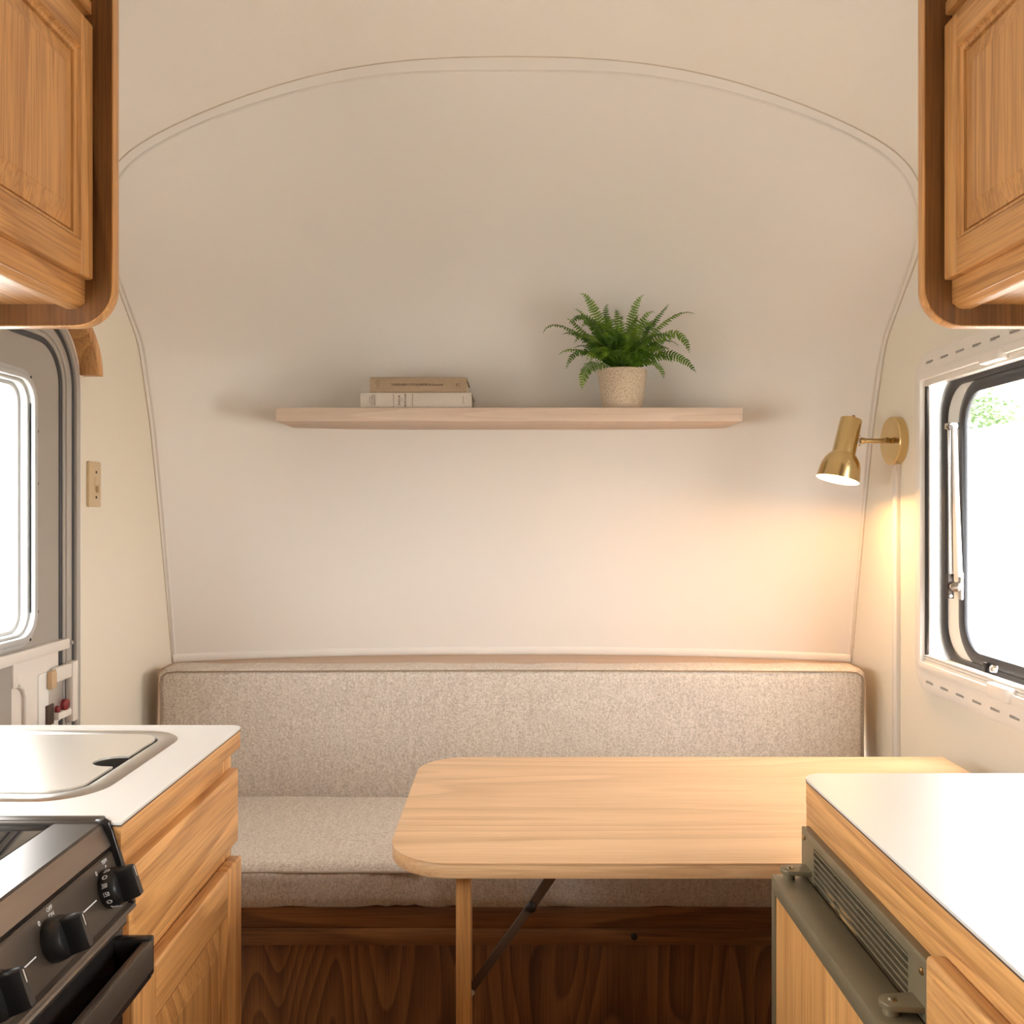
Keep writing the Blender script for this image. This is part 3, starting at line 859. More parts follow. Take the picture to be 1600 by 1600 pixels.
# lid with a finger notch in its front edge
lx0, lx1, ly0, ly1 = -0.955 + .034, SX1 - .034, SY0 + .034, SY1 - .034
lidp = rrect(lx0, lx1, ly0, ly1, 0.042, NR)
k_ins = 0                                   # right edge runs from last point back to the first
notch = []
yc = 1.318
for k in range(11):
    a_ = math.pi * k / 10
    notch.append((lx1 - 0.040 * math.sin(a_) ** 0.8, yc - 0.028 * math.cos(a_)))
lidp = lidp + [(lx1, yc - 0.032)] + notch + [(lx1, yc + 0.032)]
prism('lid', 'XY', lidp, 0.8806, 0.8836, M['lid'], sk, 0.0, smooth=False)

# base cabinet with one drawer and one raised-panel door
def panel_door(name, s, xf, y0, y1, z0, z1, stile, rail, th, mats, parent, bev_w=0.03):
    """raised panel door whose face looks along s (+1/-1 in X), front plane at xf"""
    xb = xf - s * th
    d = box(name, xb, xf - s * 0.0158, y0 + 0.006, y1 - 0.006, z0 + 0.006, z1 - 0.006, mats[1], parent, 0)
    for a0, a1 in ((y0, y0 + stile), (y1 - stile, y1)):
        box('stile', xb, xf, a0, a1, z0, z1, mats[1], d, 0.004, 3)
    for c0, c1 in ((z0, z0 + rail), (z1 - rail, z1)):
        box('rail', xb, xf - s * 0.0004, y0 + stile - 0.002, y1 - stile + 0.002, c0, c1, mats[0], d, 0.004, 3)
    # moulding inside the frame
    a0, a1, c0, c1 = y0 + stile, y1 - stile, z0 + rail, z1 - rail
    def rc(g, x): return [(x, a0 + g, c0 + g), (x, a1 - g, c0 + g), (x, a1 - g, c1 - g), (x, a0 + g, c1 - g)]
    loft('moulding', [rc(-0.001, xf - s * 0.001), rc(0.002, xf - s * 0.007), rc(0.008, xf - s * 0.0085), rc(0.0095, xf - s * 0.0155)], mats[1], d, cap=(False, False), smooth=20)
    lp_ = [rc(0.009, xf - s * 0.0155), rc(0.012, xf - s * 0.0150), rc(0.0125, xf - s * 0.0110), rc(0.012 + bev_w, xf - s * 0.0040), rc(0.014 + bev_w, xf - s * 0.003)]
    loft('panel', lp_, mats[1], d, cap=(False, True), smooth=20)
    return d

cbl = thing('base_cabinet', (-0.74, 1.31, 0), 'honey oak base cabinet with drawer and door under the sink', 'cabinet')
box('carcass', -0.995, -0.500, 1.074, 1.542, 0.06, 0.730, M['oakZ'], cbl, 0.001)
for ya, yb in ((1.074, 1.092), (1.524, 1.542)):
    box('side_panel', -0.995, -0.500, ya, yb, 0.730, 0.846, M['oakZ'], cbl, 0)
box('end_stile', -0.500, -0.484, 1.500, 1.544, 0.06, 0.846, M['oakZ'], cbl, 0.001)
box('end_stile', -0.500, -0.484, 1.074, 1.112, 0.06, 0.846, M['oakZ'], cbl, 0.001)
for z0, z1 in ((0.795, 0.846), (0.655, 0.690), (0.06, 0.11)):
    box('face_rail', -0.500, -0.4842, 1.110, 1.502, z0, z1, M['oakY'], cbl, 0.001)
dr = loft('drawer_front', [[(x, a0 + g, c0 + g), (x, a1 - g, c0 + g), (x, a1 - g, c1 - g), (x, a0 + g, c1 - g)]
      for (a0, a1, c0, c1) in ((1.098, 1.536, 0.687, 0.812),) for x, g in ((-0.486, 0), (-0.474, 0), (-0.470, 0.001), (-0.4665, 0.011), (-0.4662, 0.014))], M['oakY'], cbl, smooth=25)
panel_door('door', 1, -0.462, 1.094, 1.532, 0.12, 0.664, 0.072, 0.072, 0.022, (M['oakY'], M['oakZ']), cbl)

sv = thing('stove', (-0.72, 0.80, 0), 'black and bronze gas stove with knobs set into the kitchen run', 'stove')
Y0, Y1 = 0.50, 1.066
box('body', -0.96, -0.480, Y0, Y1 - 0.004, 0.05, 0.850, M['enamel'], sv, 0.003)
# cooktop: rim, front bar, glass
def ext_y(name, pts, y0, y1, mat, bev=0.001, parent=sv): return prism(name, 'XZ', pts, y0, y1, mat, parent, bev, smooth=24)
ext_y('front_bar', [(-0.545, 0.850), (-0.545, 0.879), (-0.541, 0.8815), (-0.4885, 0.8815), (-0.4855, 0.8795), (-0.4750, 0.855), (-0.476, 0.850)], Y0, Y1 - 0.004, M['stove'], 0.0)
box('cooktop_rim', -0.96, -0.490, Y1 - 0.004, Y1 + 0.017, 0.850, 0.8840, M['stove'], sv, 0.003)
ext_y('side_rim', [(-0.500, 0.846), (-0.496, 0.884), (-0.486, 0.8845), (-0.479, 0.881), (-0.475, 0.872), (-0.469, 0.852), (-0.449, 0.784), (-0.455, 0.780), (-0.480, 0.780)], Y1 - 0.003, Y1 + 0.006, M['enamel'], 0.0015)
box('glass_top', -0.955, -0.545, Y0, Y1 - 0.008, 0.860, 0.8800, M['bglass'], sv, 0.001)
gr = tube('grate', [(-0.66, 0.60, 0.898), (-0.66, 1.02, 0.898), (-0.68, 1.040, 0.898), (-0.86, 1.040, 0.898), (-0.88, 1.02, 0.898), (-0.88, 0.60, 0.898)], 0.005, M['chrome'], sv, 8)
for yy in (0.70, 0.82, 0.94):
    tube('grate_bar', [(-0.66, yy, 0.898), (-0.88, yy, 0.898)], 0.004, M['chrome'], gr, 8)
for yy in (0.64, 0.98):
    for xx in (-0.66, -0.88):
        tube('grate_foot', [(xx, yy, 0.898), (xx, yy, 0.879)], 0.005, M['chrome'], gr, 8)
for yy in (0.70, 0.93):
    lathe('burner', (-0.77, yy, 0.8795), (0, 0, 1), [(0, 0.05), (0.004, 0.05), (0.005, 0.036), (0.012, 0.034), (0.014, 0.028)], M['black'], sv, 24)
# slanted control panel
PT, PB = Vector((-0.4745, 0, 0.852)), Vector((-0.4525, 0, 0.786))
ext_y('control_panel', [(-0.50, 0.786), (-0.50, 0.849), (-0.4755, 0.849), (-0.4735, 0.847), (-0.4545, 0.790), (-0.4550, 0.786)], Y0, Y1 - 0.005, M['panel'], 0.001)
ext_y('panel_lip', [(-0.50, 0.780), (-0.50, 0.787), (-0.455, 0.787), (-0.449, 0.785), (-0.447, 0.781), (-0.450, 0.779)], Y0, Y1 + 0.002, M['panel'], 0.0008)
pu = (Vector((-0.4735, 0, 0.847)) - Vector((-0.4545, 0, 0.790))).normalized()      # up the panel
pn = Vector((pu.z, 0, -pu.x)).normalized()                                          # out of the panel
if pn.x < 0: pn = -pn
def on_panel(y, s, out=0.0):      # s metres up from the panel foot
    p = Vector((-0.4545, 0, 0.790)) + pu * s + pn * out
    return Vector((p.x, y, p.z))
def panel_M(y, s, out, ang=0.0):
    ex = Vector((0, 1, 0)); ey = pu; ez = ex.cross(ey)
    if ez.dot(pn) < 0: ex = -ex; ez = ex.cross(ey)
    R = Matrix((ex, ey, ez)).transposed().to_4x4()
    return Matrix.Translation(on_panel(y, s, out)) @ R @ Matrix.Rotation(ang, 4, 'Z')
def knob(y, dial):
    o = on_panel(y, 0.029)
    k = lathe('knob', o, pn, [(0, 0.0215), (0.003, 0.0225), (0.012, 0.0215), (0.016, 0.019), (0.0175, 0.0175), (0.018, 0.010)], M['black'], sv, 32)
    # grip bar across the dial
    d, a, b = basis(pn)
    up = pu; sd = Vector((0, 1, 0))
    loops = []
    for t, wv, hv in ((0.016, 0.0078, 0.0195), (0.024, 0.0070, 0.0195), (0.034, 0.0055, 0.0185), (0.036, 0.0042, 0.017)):
        loops.append([o + pn * t + sd * uu + up * vv for uu, vv in rrect(-wv, wv, -hv, hv, min(wv * 0.6, 0.004), 3)])
    loft('grip', loops, M['black'], k, smooth=40)
    c0 = o + pn * 0.0365
    flat = [c0 + up * 0.004 + sd * 0.0008, c0 + up * 0.004 - sd * 0.0008, c0 + up * 0.016 - sd * 0.0008, c0 + up * 0.016 + sd * 0.0008]
    link('pointer', from_py([p_ + pn * 0.0002 for p_ in flat], [(0, 1, 2, 3)]), M['alum'], k)
    if dial:
        # temperature figures run around the edge of the dial
        chars = ['1', '1', '0', '2', '0', '3', '0', '4', '0']
        for q, ch in enumerate(['2', 'L', '0', '150', '200', '0', '250']):
            ang = math.radians(-150 + 30 * q)
            # place on the skirt, facing outward from the knob axis
            rad = (Vector((0, -1, 0)) * math.cos(ang + math.pi) * -1 + up * math.sin(ang + math.pi) * -1)
            rad = (Vector((0, -1, 0)) * math.cos(math.radians(-75 + 25 * q)) + up * math.sin(math.radians(-75 + 25 * q))).normalized()
            ez = rad; ex = pn; ey = ez.cross(ex)
            R = Matrix((ex, ey, ez)).transposed().to_4x4()
            Mx = Matrix.Translation(o + pn * 0.0085 + rad * 0.0222) @ R
            text('dial_figure', ch, 0.0075, Mx, M['white'], k, fit=0.0065)
    return k
for i, y in enumerate((1.028, 0.905, 0.795, 0.685, 0.575)):
    knob(y, i == 0)
for y0, y1 in ((1.0415, 1.055), (0.945, 0.999), (0.835, 0.872), (0.725, 0.765), (0.615, 0.655)):
    p0, p1 = on_panel(y0, 0.0285, 0.0004), on_panel(y1, 0.0285, 0.0004)
    link('panel_line', from_py([p0 + pu * 0.0007, p0 - pu * 0.0007, p1 - pu * 0.0007, p1 + pu * 0.0007], [(0, 1, 2, 3)]), M['white'], sv)
for i, y in enumerate((1.028, 0.905, 0.795, 0.685, 0.575)):
    text('panel_print', 'TEM\nP' if i == 0 else 'OFF\nON', 0.0065, panel_M(y + 0.010, 0.0545, 0.0003), M['white'], sv)
    text('panel_print', '0', 0.0075, panel_M(y - 0.013, 0.0525, 0.0003), M['white'], sv)
# oven door and its trough handle
box('oven_door', -0.480, -0.456, Y0, 1.052, 0.16, 0.772, M['enamel'], sv, 0.003)
ext_y('door_top_edge', [(-0.480, 0.764), (-0.480, 0.774), (-0.455, 0.774), (-0.453, 0.770), (-0.455, 0.764)], Y0, 1.056, M['panel'], 0.0008)
hd = box('door_handle', -0.424, -0.414, Y0 + 0.03, 1.036, 0.722, 0.758, M['panel'], sv, 0.002)
box('handle_end', -0.458, -0.4145, 1.026, 1.040, 0.715, 0.7605, M['enamel'], hd, 0.003)
box('handle_end', -0.458, -0.4145, Y0 + 0.03, Y0 + 0.044, 0.715, 0.7605, M['enamel'], hd, 0.003)
box('handle_floor', -0.458, -0.416, Y0 + 0.03, 1.036, 0.712, 0.722, M['enamel'], hd, 0.002)
box('oven_window', -0.4565, -0.4545, Y0 + 0.07, 0.99, 0.30, 0.66, M['bglass'], sv, 0.0005)

# ------------------------------------------------------------------ right run: worktop, cabinet, fridge
RX = 0.408
wr = thing('worktop', (0.70, 0.74, 0.847), 'white laminate worktop with oak edge below the window', 'worktop')
ro = (0.001, 0.030, 0.001, 0.001)
slab('laminate', rrect(RX, 0.999, 0.20, 1.269, ro, 8), 0.8765, 0.880, M['lam'], wr)
slab('laminate_line', rrect(RX - 0.0004, 0.999, 0.1998, 1.2693, ro, 8), 0.8750, 0.8768, M['line'], wr)
slab('edge_band', rrect(RX, 0.999, 0.20, 1.269, ro, 8), 0.845, 0.8752, M['oakY'], wr, 0.003)
cbr = thing('base_cabinet', (0.70, 0.74, 0), 'oak base cabinet holding the small fridge', 'cabinet')
box('face_rail', 0.4145, 0.440, 0.20, 1.2625, 0.800, 0.8448, M['oakY'], cbr, 0.001)
box('end_panel', 0.4155, 0.995, 1.246, 1.262, 0.06, 0.7995, M['oakZ'], cbr, 0.001)
box('inner_panel', 0.4155, 0.995, 0.855, 0.872, 0.06, 0.7995, M['oakZ'], cbr, 0.001)
box('carcass', 0.440, 0.995, 0.20, 0.855, 0.06, 0.840, M['oakZ'], cbr, 0.001)
dw = box('drawer_front', 0.396, 0.416, 0.22, 0.860, 0.565, 0.826, M['oakY'], cbr, 0.005, 3)
box('drawer_moulding', 0.394, 0.398, 0.245, 0.842, 0.60, 0.812, M['oakY'], dw, 0.0018)
panel_door('door', -1, 0.396, 0.22, 0.860, 0.11, 0.548, 0.06, 0.06, 0.020, (M['oakY'], M['oakZ']), cbr)

fr = thing('fridge', (0.69, 1.06, 0), 'small fridge with champagne metal frame, wood door panel and louvred vent', 'fridge')
box('body', 0.4165, 0.94, 0.878, 1.242, 0.06, 0.735, M['champ'], fr, 0.002)
box('upper_body', 0.465, 0.94, 0.878, 1.242, 0.735, 0.798, M['champ'], fr, 0.001)
# louvred vent: frame, dark back, slats
GY0, GY1, GZ0, GZ1 = 0.868, 1.252, 0.738, 0.812
vx0, vx1 = 0.4045, 0.4145
vf = ring('vent_frame', 'YZ', rrect(GY0, GY1, GZ0, GZ1, 0.003, 3), rrect(GY0 + 0.048, GY1 - 0.050, GZ0 + 0.006, GZ1 - 0.014, 0.001, 3), vx0, vx1 + 0.002, M['champ'], fr, 0.001)
NS = 7
for k in range(NS):
    z = GZ0 + 0.0095 + (GZ1 - 0.014 - GZ0 - 0.012) * k / (NS - 1)
    prism('slat', 'XZ', [(vx0 + 0.0005, z - 0.0012), (vx0 + 0.0005, z + 0.0012), (vx0 + 0.0065, z + 0.0012), (vx0 + 0.0065, z - 0.0012)], GY0 + 0.046, GY1 - 0.048, M['champ'], vf)
for y in (0.985, 1.06, 1.135):
    box('vent_rib', vx0 + 0.004, vx1, y - 0.001, y + 0.001, GZ0 + 0.004, GZ1 - 0.012, M['champ'], vf, 0)
for (y, z) in ((1.240, 0.800), (0.884, 0.797)):
    lathe('screw', (vx0 + 0.0005, y, z), (-1, 0, 0), [(0, 0.0042), (0.002, 0.0038), (0.003, 0.002)], M['brassd'], vf, 12)
# fridge door: metal frame and wood insert
DX0, DX1, DY0, DY1, DZ1 = 0.360, 0.4035, 0.874, 1.236, 0.750
fd = box('fridge_door', DX0 + 0.001, DX1, DY0 + 0.006, DY1 - 0.006, 0.106, DZ1 - 0.006, M['champ'], fr, 0.0006)
ring('door_frame', 'YZ', rrect(DY0 - 0.0006, DY1 + 0.0006, 0.0994, DZ1 + 0.0006, 0.002, 3), rrect(DY0 + 0.016, DY1 - 0.016, 0.116, DZ1 - 0.022, 0.002, 3), DX0 - 0.002, DX1 - 0.001, M['champ'], fd, 0.0012)
box('door_panel', DX0, DX0 + 0.003, DY0 + 0.014, DY1 - 0.014, 0.114, DZ1 - 0.020, M['fridgeZ'], fd, 0)
def hinge(yc):
    pts = rrect(0.366, 0.408, yc - 0.011, yc + 0.011, (0.001, 0.0105, 0.0105, 0.001), 6)
    pts = [(x, y + (x - 0.366) * 0.10 * (1 if y > yc else -1)) for x, y in pts]
    h = prism('hinge', 'XY', pts, 0.7585, 0.7645, M['champ'], fr, 0.0015)
    lathe('hinge_pin', (0.3775, yc, 0.7495), (0, 0, 1), [(0, 0.008), (0.0092, 0.008), (0.0093, 0.0035), (0.0160, 0.0035), (0.0175, 0.0025)], M['champ'], h, 16)
    lathe('hinge_screw', (0.379, yc, 0.7643), (0, 0, 1), [(0, 0.0045), (0.0012, 0.004)], M['brassd'], h, 12)
hinge(1.222)
hinge(0.892)

# ------------------------------------------------------------------ wall cupboards
def wall_cupboard(s, xp, label):
    """s=-1 left, +1 right; xp = aisle edge of the rounded end panel"""
    n = 'wall_cupboard'
    t = thing(n, (s * 0.85, 1.0, 1.55), label, 'cupboard')
    xd = xp + 0.028                       # door face
    xff = xd + 0.018                      # face frame
    # rounded end panel with an edging strip
    zt = 2.10
    zb = 1.550
    pts_ = rrect(xp + 0.001, 0.998, zb + 0.001, zt, (0.001, 0.001, 0.062, 0.001), 10)
    prism('end_panel', 'XZ', [(s * u, w_) for u, w_ in pts_], 1.4495, 1.4690, M['endZ'], t, 0.0)
    # edging band
    path_ = []
    rr = 0.063
    path_.append((xp, zt))
    for k in range(13):
        a_ = math.radians(180 + 90 * k / 12)
        path_.append((xp + rr + rr * math.cos(a_), zb + rr + rr * math.sin(a_)))
    path_.append((0.998, zb))
    inner = [(xp + 0.0025, zt)] + [(xp + rr + (rr - 0.0025) * math.cos(math.radians(180 + 90 * k / 12)), zb + rr + (rr - 0.0025) * math.sin(math.radians(180 + 90 * k / 12))) for k in range(13)] + [(0.998, zb + 0.0025)]
    prism('edging', 'XZ', [(s * u, w_) for u, w_ in path_ + inner[::-1]], 1.4485, 1.4705, M['cupZ'], t, 0.0008)
    # carcass under the sloping roof
    yA, yB_ = 0.30, 1.4495
    box('underside', s * xff, s * 0.998, yA, yB_, 1.586, 1.598, M['cupY'], t, 0)
    box('back_fill', s * (xff + 0.02), s * 0.985, yA, yB_, 1.598, 1.90, M['cupY'], t, 0)
    # face frame: bottom rail with rounded lower edge, top rail, stile
    ls = []
    pr = [(xff, 1.66), (xff - 0.0005, 1.600)] + [(xff + 0.018 - 0.018 * math.cos(math.radians(a_)), 1.596 - 0.018 * math.sin(math.radians(a_))) for a_ in range(0, 91, 15)] + [(xff + 0.03, 1.578), (xff + 0.034, 1.60), (xff + 0.034, 1.66)]
    prism('bottom_rail', 'XZ', [(s * u, w_) for u, w_ in pr], yA, yB_, M['cupY'], t, 0)
    box('top_rail', s * xff, s * (xff + 0.03), yA, yB_, 2.00, min(roof_z(xff) - 0.004, 2.13), M['cupY'], t, 0.001)
    box('face_stile', s * xff, s * (xff + 0.03), 1.40, yB_, 1.65, 2.02, M['cupZ'], t, 0.001)
    box('face_stile', s * xff, s * (xff + 0.03), 0.97, 1.03, 1.65, 2.02, M['cupZ'], t, 0.001)
    box('cornice', s * (xff - 0.012), s * (xff + 0.03), yA, yB_, 2.052, 2.075, M['cupY'], t, 0.003)
    for y0, y1 in ((1.020, 1.441), (0.560, 0.985)):
        panel_door('cupboard_door', -s, s * xd, y0, y1, 1.622, 2.032, 0.040, 0.055, 0.018, (M['cupY'], M['cupZ']), t, 0.030)
    return t
wall_cupboard(-1, 0.645, 'honey oak wall cupboard with rounded end panel above the entry door')
wall_cupboard(1, 0.666, 'honey oak wall cupboard with rounded end panel above the window')

# ------------------------------------------------------------------ shelf, books, fern
SZ0, SZ1, SYF = 1.5055, 1.5435, 2.520
shp = [(-0.664, SYF), (0.648, SYF)]
for k in range(31):
    x = 0.648 - (0.648 + 0.664) * k / 30
    shp.append((x, cap_y(x, SZ0) + 0.003))
sh = prism('shelf', 'XY', shp, SZ0, SZ1, M['ash'], None, 0.0008)
tag(sh, 'pale wooden floating shelf on the curved white wall', 'shelf')

def book(name, x0, x1, y0, depth, z0, z1, mat, label):
    t = thing(name, ((x0 + x1) / 2, y0 + depth / 2, z0), label, 'book', None)
    c = 0.0028
    # case: two boards and a slightly rounded spine
    r = 0.004
    sp_ = []
    for zc, k0 in ((z1, 0), (z0, 1)): pass
    prof_ = [(y0 + depth, z0), (y0 + depth, z0 + c), (y0 + 0.006, z0 + c), (y0 + 0.006, z1 - c), (y0 + depth, z1 - c), (y0 + depth, z1)]
    front = []
    for k in range(7):
        a_ = math.radians(90 + 180 * k / 6)
        front.append((y0 + r + r * math.cos(a_), (z0 + z1) / 2 + ((z1 - z0) / 2) * (1 if k < 3 else -1 if k > 3 else 0) * (1 if k in (0, 6) else 0.93 if k in (1, 5) else 0.80)))
    front[3] = (y0, (z0 + z1) / 2)
    front = [(y0 + r, z1), (y0 + 0.0015, z1 - 0.0012), (y0, z1 - 0.004), (y0, z0 + 0.004), (y0 + 0.0015, z0 + 0.0012), (y0 + r, z0)]
    prism('cover', 'YZ', prof_ + front, x0, x1, mat, t, 0.0)
    box('pages', x0 + 0.004, x1 - 0.004, y0 + 0.005, y0 + depth - 0.004, z0 + c, z1 - c, M['paper'], t, 0)
    return t
def spine_M(x, z, y, rot=0.0):
    R = Matrix(((1, 0, 0), (0, 0, -1), (0, 1, 0))).to_4x4()        # text plane facing -Y
    return Matrix.Translation((x, y - 0.0003, z)) @ R @ Matrix.Rotation(rot, 4, 'Z')
BY = 2.532
kx = BY / F
def bx(px): return (px - 800) * kx
def bz(py): return EYE + (800 - py) * kx
zb1 = SZ1 + 0.0448
bk1 = book('book', bx(563), bx(737), BY, 0.205, SZ1, zb1, M['cover2'], 'pale grey linen book lying on the shelf under the tan book')
bk1['group'] = 'books lying on the shelf'
tz = (SZ1 + zb1) / 2
for i, (px, s_, fit) in enumerate(((578, 'OCEAN', .020), (581.5, 'FORTUNES', .030), (585, 'AROUSSSE', .030))):
    text('author_print', s_, 0.0055, spine_M(bx(px), tz, BY, H), M['ink'], bk1, fit=fit)
text('title_print', 'ENDUR', 0.0080, spine_M(bx(624), tz, BY, H), M['ink'], bk1, fit=.028, bold=0.0002)
text('title_print', 'THE', 0.004, spine_M(bx(628), tz, BY, H), M['ink'], bk1, fit=.011)
text('title_print', 'BORTONS', 0.0080, spine_M(bx(633.5), tz, BY, H), M['ink'], bk1, fit=.037, bold=0.0002)
text('publisher_print', 'SOUNDS', 0.0055, spine_M(bx(724), tz, BY, H), M['ink'], bk1, fit=.023)
for px in (615, 644.5):
    box('spine_rule', bx(px) - 0.0006, bx(px) + 0.0006, BY - 0.0004, BY + 0.001, SZ1 + 0.003, zb1 - 0.004, M['ink'], bk1, 0)
zb2 = zb1 + 0.0432
bk2 = book('book', bx(578), bx(729), BY + 0.002, 0.195, zb1, zb2, M['cover1'], 'tan linen book lying on top of the pale grey book')
bk2['group'] = 'books lying on the shelf'
tz = (zb1 + zb2) / 2
for px, s_, fit in ((588, 'CLAIRE', .025), (591.5, 'DOBBBER', .028)):
    text('author_print', s_, 0.0045, spine_M(bx(px), tz + 0.001, BY + 0.002, H), M['ink'], bk2, fit=fit)
text('title_print', 'TABERNEIRO ETOQUEIDES & Concovsi', 0.0078, spine_M(bx(651.5), tz, BY + 0.002), M['ink'], bk2, fit=0.147, bold=0.00028)
x_, z_ = bx(714), tz
tri = [(x_ - 0.004, z_ - 0.001), (x_ + 0.0022, z_ - 0.0045), (x_ + 0.0022, z_ + 0.0055)]
tri_i = [(x_ - 0.0018, z_ - 0.0008), (x_ + 0.0008, z_ - 0.0024), (x_ + 0.0008, z_ + 0.0020)]
ring('emblem', 'XZ', tri, tri_i, BY + 0.0014, BY + 0.0024, M['ink'], bk2)
text('publisher_print', 'ARBORS', 0.0030, spine_M(bx(718), tz - 0.001, BY + 0.002, H), M['ink'], bk2, fit=.015)

# potted fern
FX, FY = (972 - 800) * 2.603 / F, 2.603
pf = thing('potted_fern', (FX, FY, SZ1), 'green fern in a speckled stoneware pot on the shelf', 'plant')
lathe('pot', (FX, FY, SZ1), (0, 0, 1), [(0.0, 0.050), (0.002, 0.054), (0.010, 0.0575), (0.0155, 0.0595), (0.0165, 0.0592), (0.115, 0.0715), (0.117, 0.0708), (0.1175, 0.069), (0.116, 0.0672), (0.100, 0.065)], M['pot'], pf, 48, cap=(True, False))
lathe('pot_foot', (FX, FY, SZ1), (0, 0, 1), [(0.0005, 0.0525), (0.0035, 0.0560), (0.010, 0.0583), (0.0150, 0.0599), (0.0152, 0.0590)], M['glaze'], pf, 48)
lathe('soil', (FX, FY, SZ1 + 0.098), (0, 0, 1), [(0, 0.066), (0.006, 0.062), (0.012, 0.03), (0.013, 0.001)], M['soil'], pf, 24)

def bez(p0, p1, p2, p3, n):
    out = []
    for i in range(n + 1):
        t = i / n; u = 1 - t
        out.append(p0 * u**3 + p1 * 3 * u * u * t + p2 * 3 * u * t * t + p3 * t**3)
    return out

def frond(path, width, mat, seedv, start=0.16):
    """arching rachis with two rows of toothed leaflets"""
    rg = random.Random(seedv)
    V, FC = [], []
    n = len(path)
    radii = [0.0014 * (1 - 0.8 * i / (n - 1)) + 0.0002 for i in range(n)]
    lps = tube_loops(path, radii, 4)
    for lp_ in lps: V += lp_
    for i in range(n - 1):
        for k in range(4):
            FC.append((i*4+k, i*4+(k+1) % 4, (i+1)*4+(k+1) % 4, (i+1)*4+k))
    L = sum((path[i+1] - path[i]).length for i in range(n - 1))
    m = max(9, int(L / 0.0088))
    cum = [0.0]
    for i in range(n - 1): cum.append(cum[-1] + (path[i+1] - path[i]).length)
    roll = rg.uniform(-0.5, 0.5)
    for j in range(m):
        t = start + (1 - start) * j / (m - 1)
        s = t * L
        i = min(max(k for k in range(n) if cum[k] <= s + 1e-9), n - 2)
        q = (s - cum[i]) / max(cum[i+1] - cum[i], 1e-9)
        p = path[i].lerp(path[i+1], q)
        d = (path[i+1] - path[i]).normalized()
        ref = Vector((0.0, -0.75, 0.65))
        side = d.cross(ref)
        if side.length < 1e-3: side = d.cross(Vector((1, 0, 0)))
        side.normalize()
        side = Matrix.Rotation(roll, 3, d) @ side
        nrm = side.cross(d).normalized()
        u = (t - start) / (1 - start)
        ln = width * (0.55 + 0.45 * math.sin(min(u * 2.2, 1.0) * H)) * max(1 - u ** 2.2, 0.0) ** 0.8 + 0.0016
        for sg in (-1, 1):
            l = ln * rg.uniform(0.85, 1.1)
            dirv = (side * sg + d * rg.uniform(0.25, 0.5) + nrm * rg.uniform(-0.25, 0.1)).normalized()
            w = 0.0026 + l * 0.07
            w = min(w * 1.15, 0.0042) * (0.80 if l > 0.006 else 0.5)
            along = (d - dirv * d.dot(dirv)).normalized()
            droop = Vector((0, 0, -1)) * l * 0.18
            b0 = len(V)
            V += [p - along * w * 0.5, p + along * w * 0.6,
                  p + dirv * l * 0.38 + along * w * 1.0, p + dirv * l * 0.42 - along * w * 0.95,
                  p + dirv * l * 0.55 + along * w * 0.62 + droop * .3, p + dirv * l * 0.6 - along * w * 0.6 + droop * .3,
                  p + dirv * l * 0.76 + along * w * 0.75 + droop * .6, p + dirv * l * 0.80 - along * w * 0.6 + droop * .6,
                  p + dirv * l + along * w * 0.2 + droop]
            FC += [(b0, b0+1, b0+2, b0+3), (b0+3, b0+2, b0+4, b0+5), (b0+5, b0+4, b0+6, b0+7), (b0+7, b0+6, b0+8)]
    return link('frond', from_py(V, FC), mat, pf, smooth=False)

def wall_safe(p):
    lim = cap_y(p.x, p.z) - 0.012
    if p.y > lim: p.y = lim
    return p
base = Vector((FX, FY, SZ1 + 0.108))
# (mid pixel, tip pixel, depth offset at tip, leaflet length)
FR = [((886, 505), (849, 519), -0.02, .017), ((930, 480), (907, 459), -0.03, .021), ((986, 492), (1005, 461), 0.02, .019),
      ((1022, 505), (1044, 476), 0.03, .015), ((1040, 497), (1084, 490), -0.02, .014), ((1046, 508), (1077, 550), -0.04, .019),
      ((1040, 545), (1087, 581), -0.03, .018), ((1020, 560), (1037, 591), -0.08, .014), ((922, 562), (909, 608), -0.10, .019),
      ((912, 540), (885, 575), -0.06, .013), ((905, 545), (874, 554), -0.02, .011), ((918, 500), (899, 483), 0.05, .013),
      ((912, 525), (880, 522), 0.06, .015), ((900, 510), (886, 498), 0.02, .013), ((965, 500), (962, 484), 0.05, .016),
      ((1010, 515), (1030, 500), 0.06, .015), ((945, 500), (950, 475), 0.07, .016), ((1000, 500), (1022, 488), -0.05, .017),
      ((1025, 530), (1060, 540), 0.05, .015), ((938, 530), (918, 540), -0.11, .014), ((1000, 535), (1010, 552), -0.12, .015),
      ((960, 520), (950, 545), -0.13, .015), ((980, 515), (985, 530), -0.14, .015), ((1020, 540), (1040, 560), -0.11, .015),
      ((940, 515), (925, 512), -0.10, .016), ((1000, 515), (1018, 510), -0.11, .016), ((970, 505), (972, 497), -0.09, .016),
      ((952, 505), (940, 490), -0.06, .017), ((990, 508), (998, 492), -0.06, .017), ((930, 550), (905, 556), 0.06, .012),
      ((1022, 552), (1050, 566), 0.07, .012), ((955, 540), (940, 562), -0.10, .012), ((992, 545), (1003, 566), -0.10, .012),
      ((968, 530), (968, 520), -0.12, .015), ((1012, 525), (1035, 525), -0.08, .016), ((925, 520), (898, 535), -0.05, .015)]
rg = random.Random(31)
for k in range(26):
    tx, ty = rg.uniform(888, 1062), rg.uniform(496, 574)
    FR.append((((tx * 0.55 + 972 * 0.45) + rg.uniform(-6, 6), min(ty, 545) - rg.uniform(0, 16)), (tx, ty), rg.uniform(-0.15, 0.02), rg.uniform(.012, .019)))
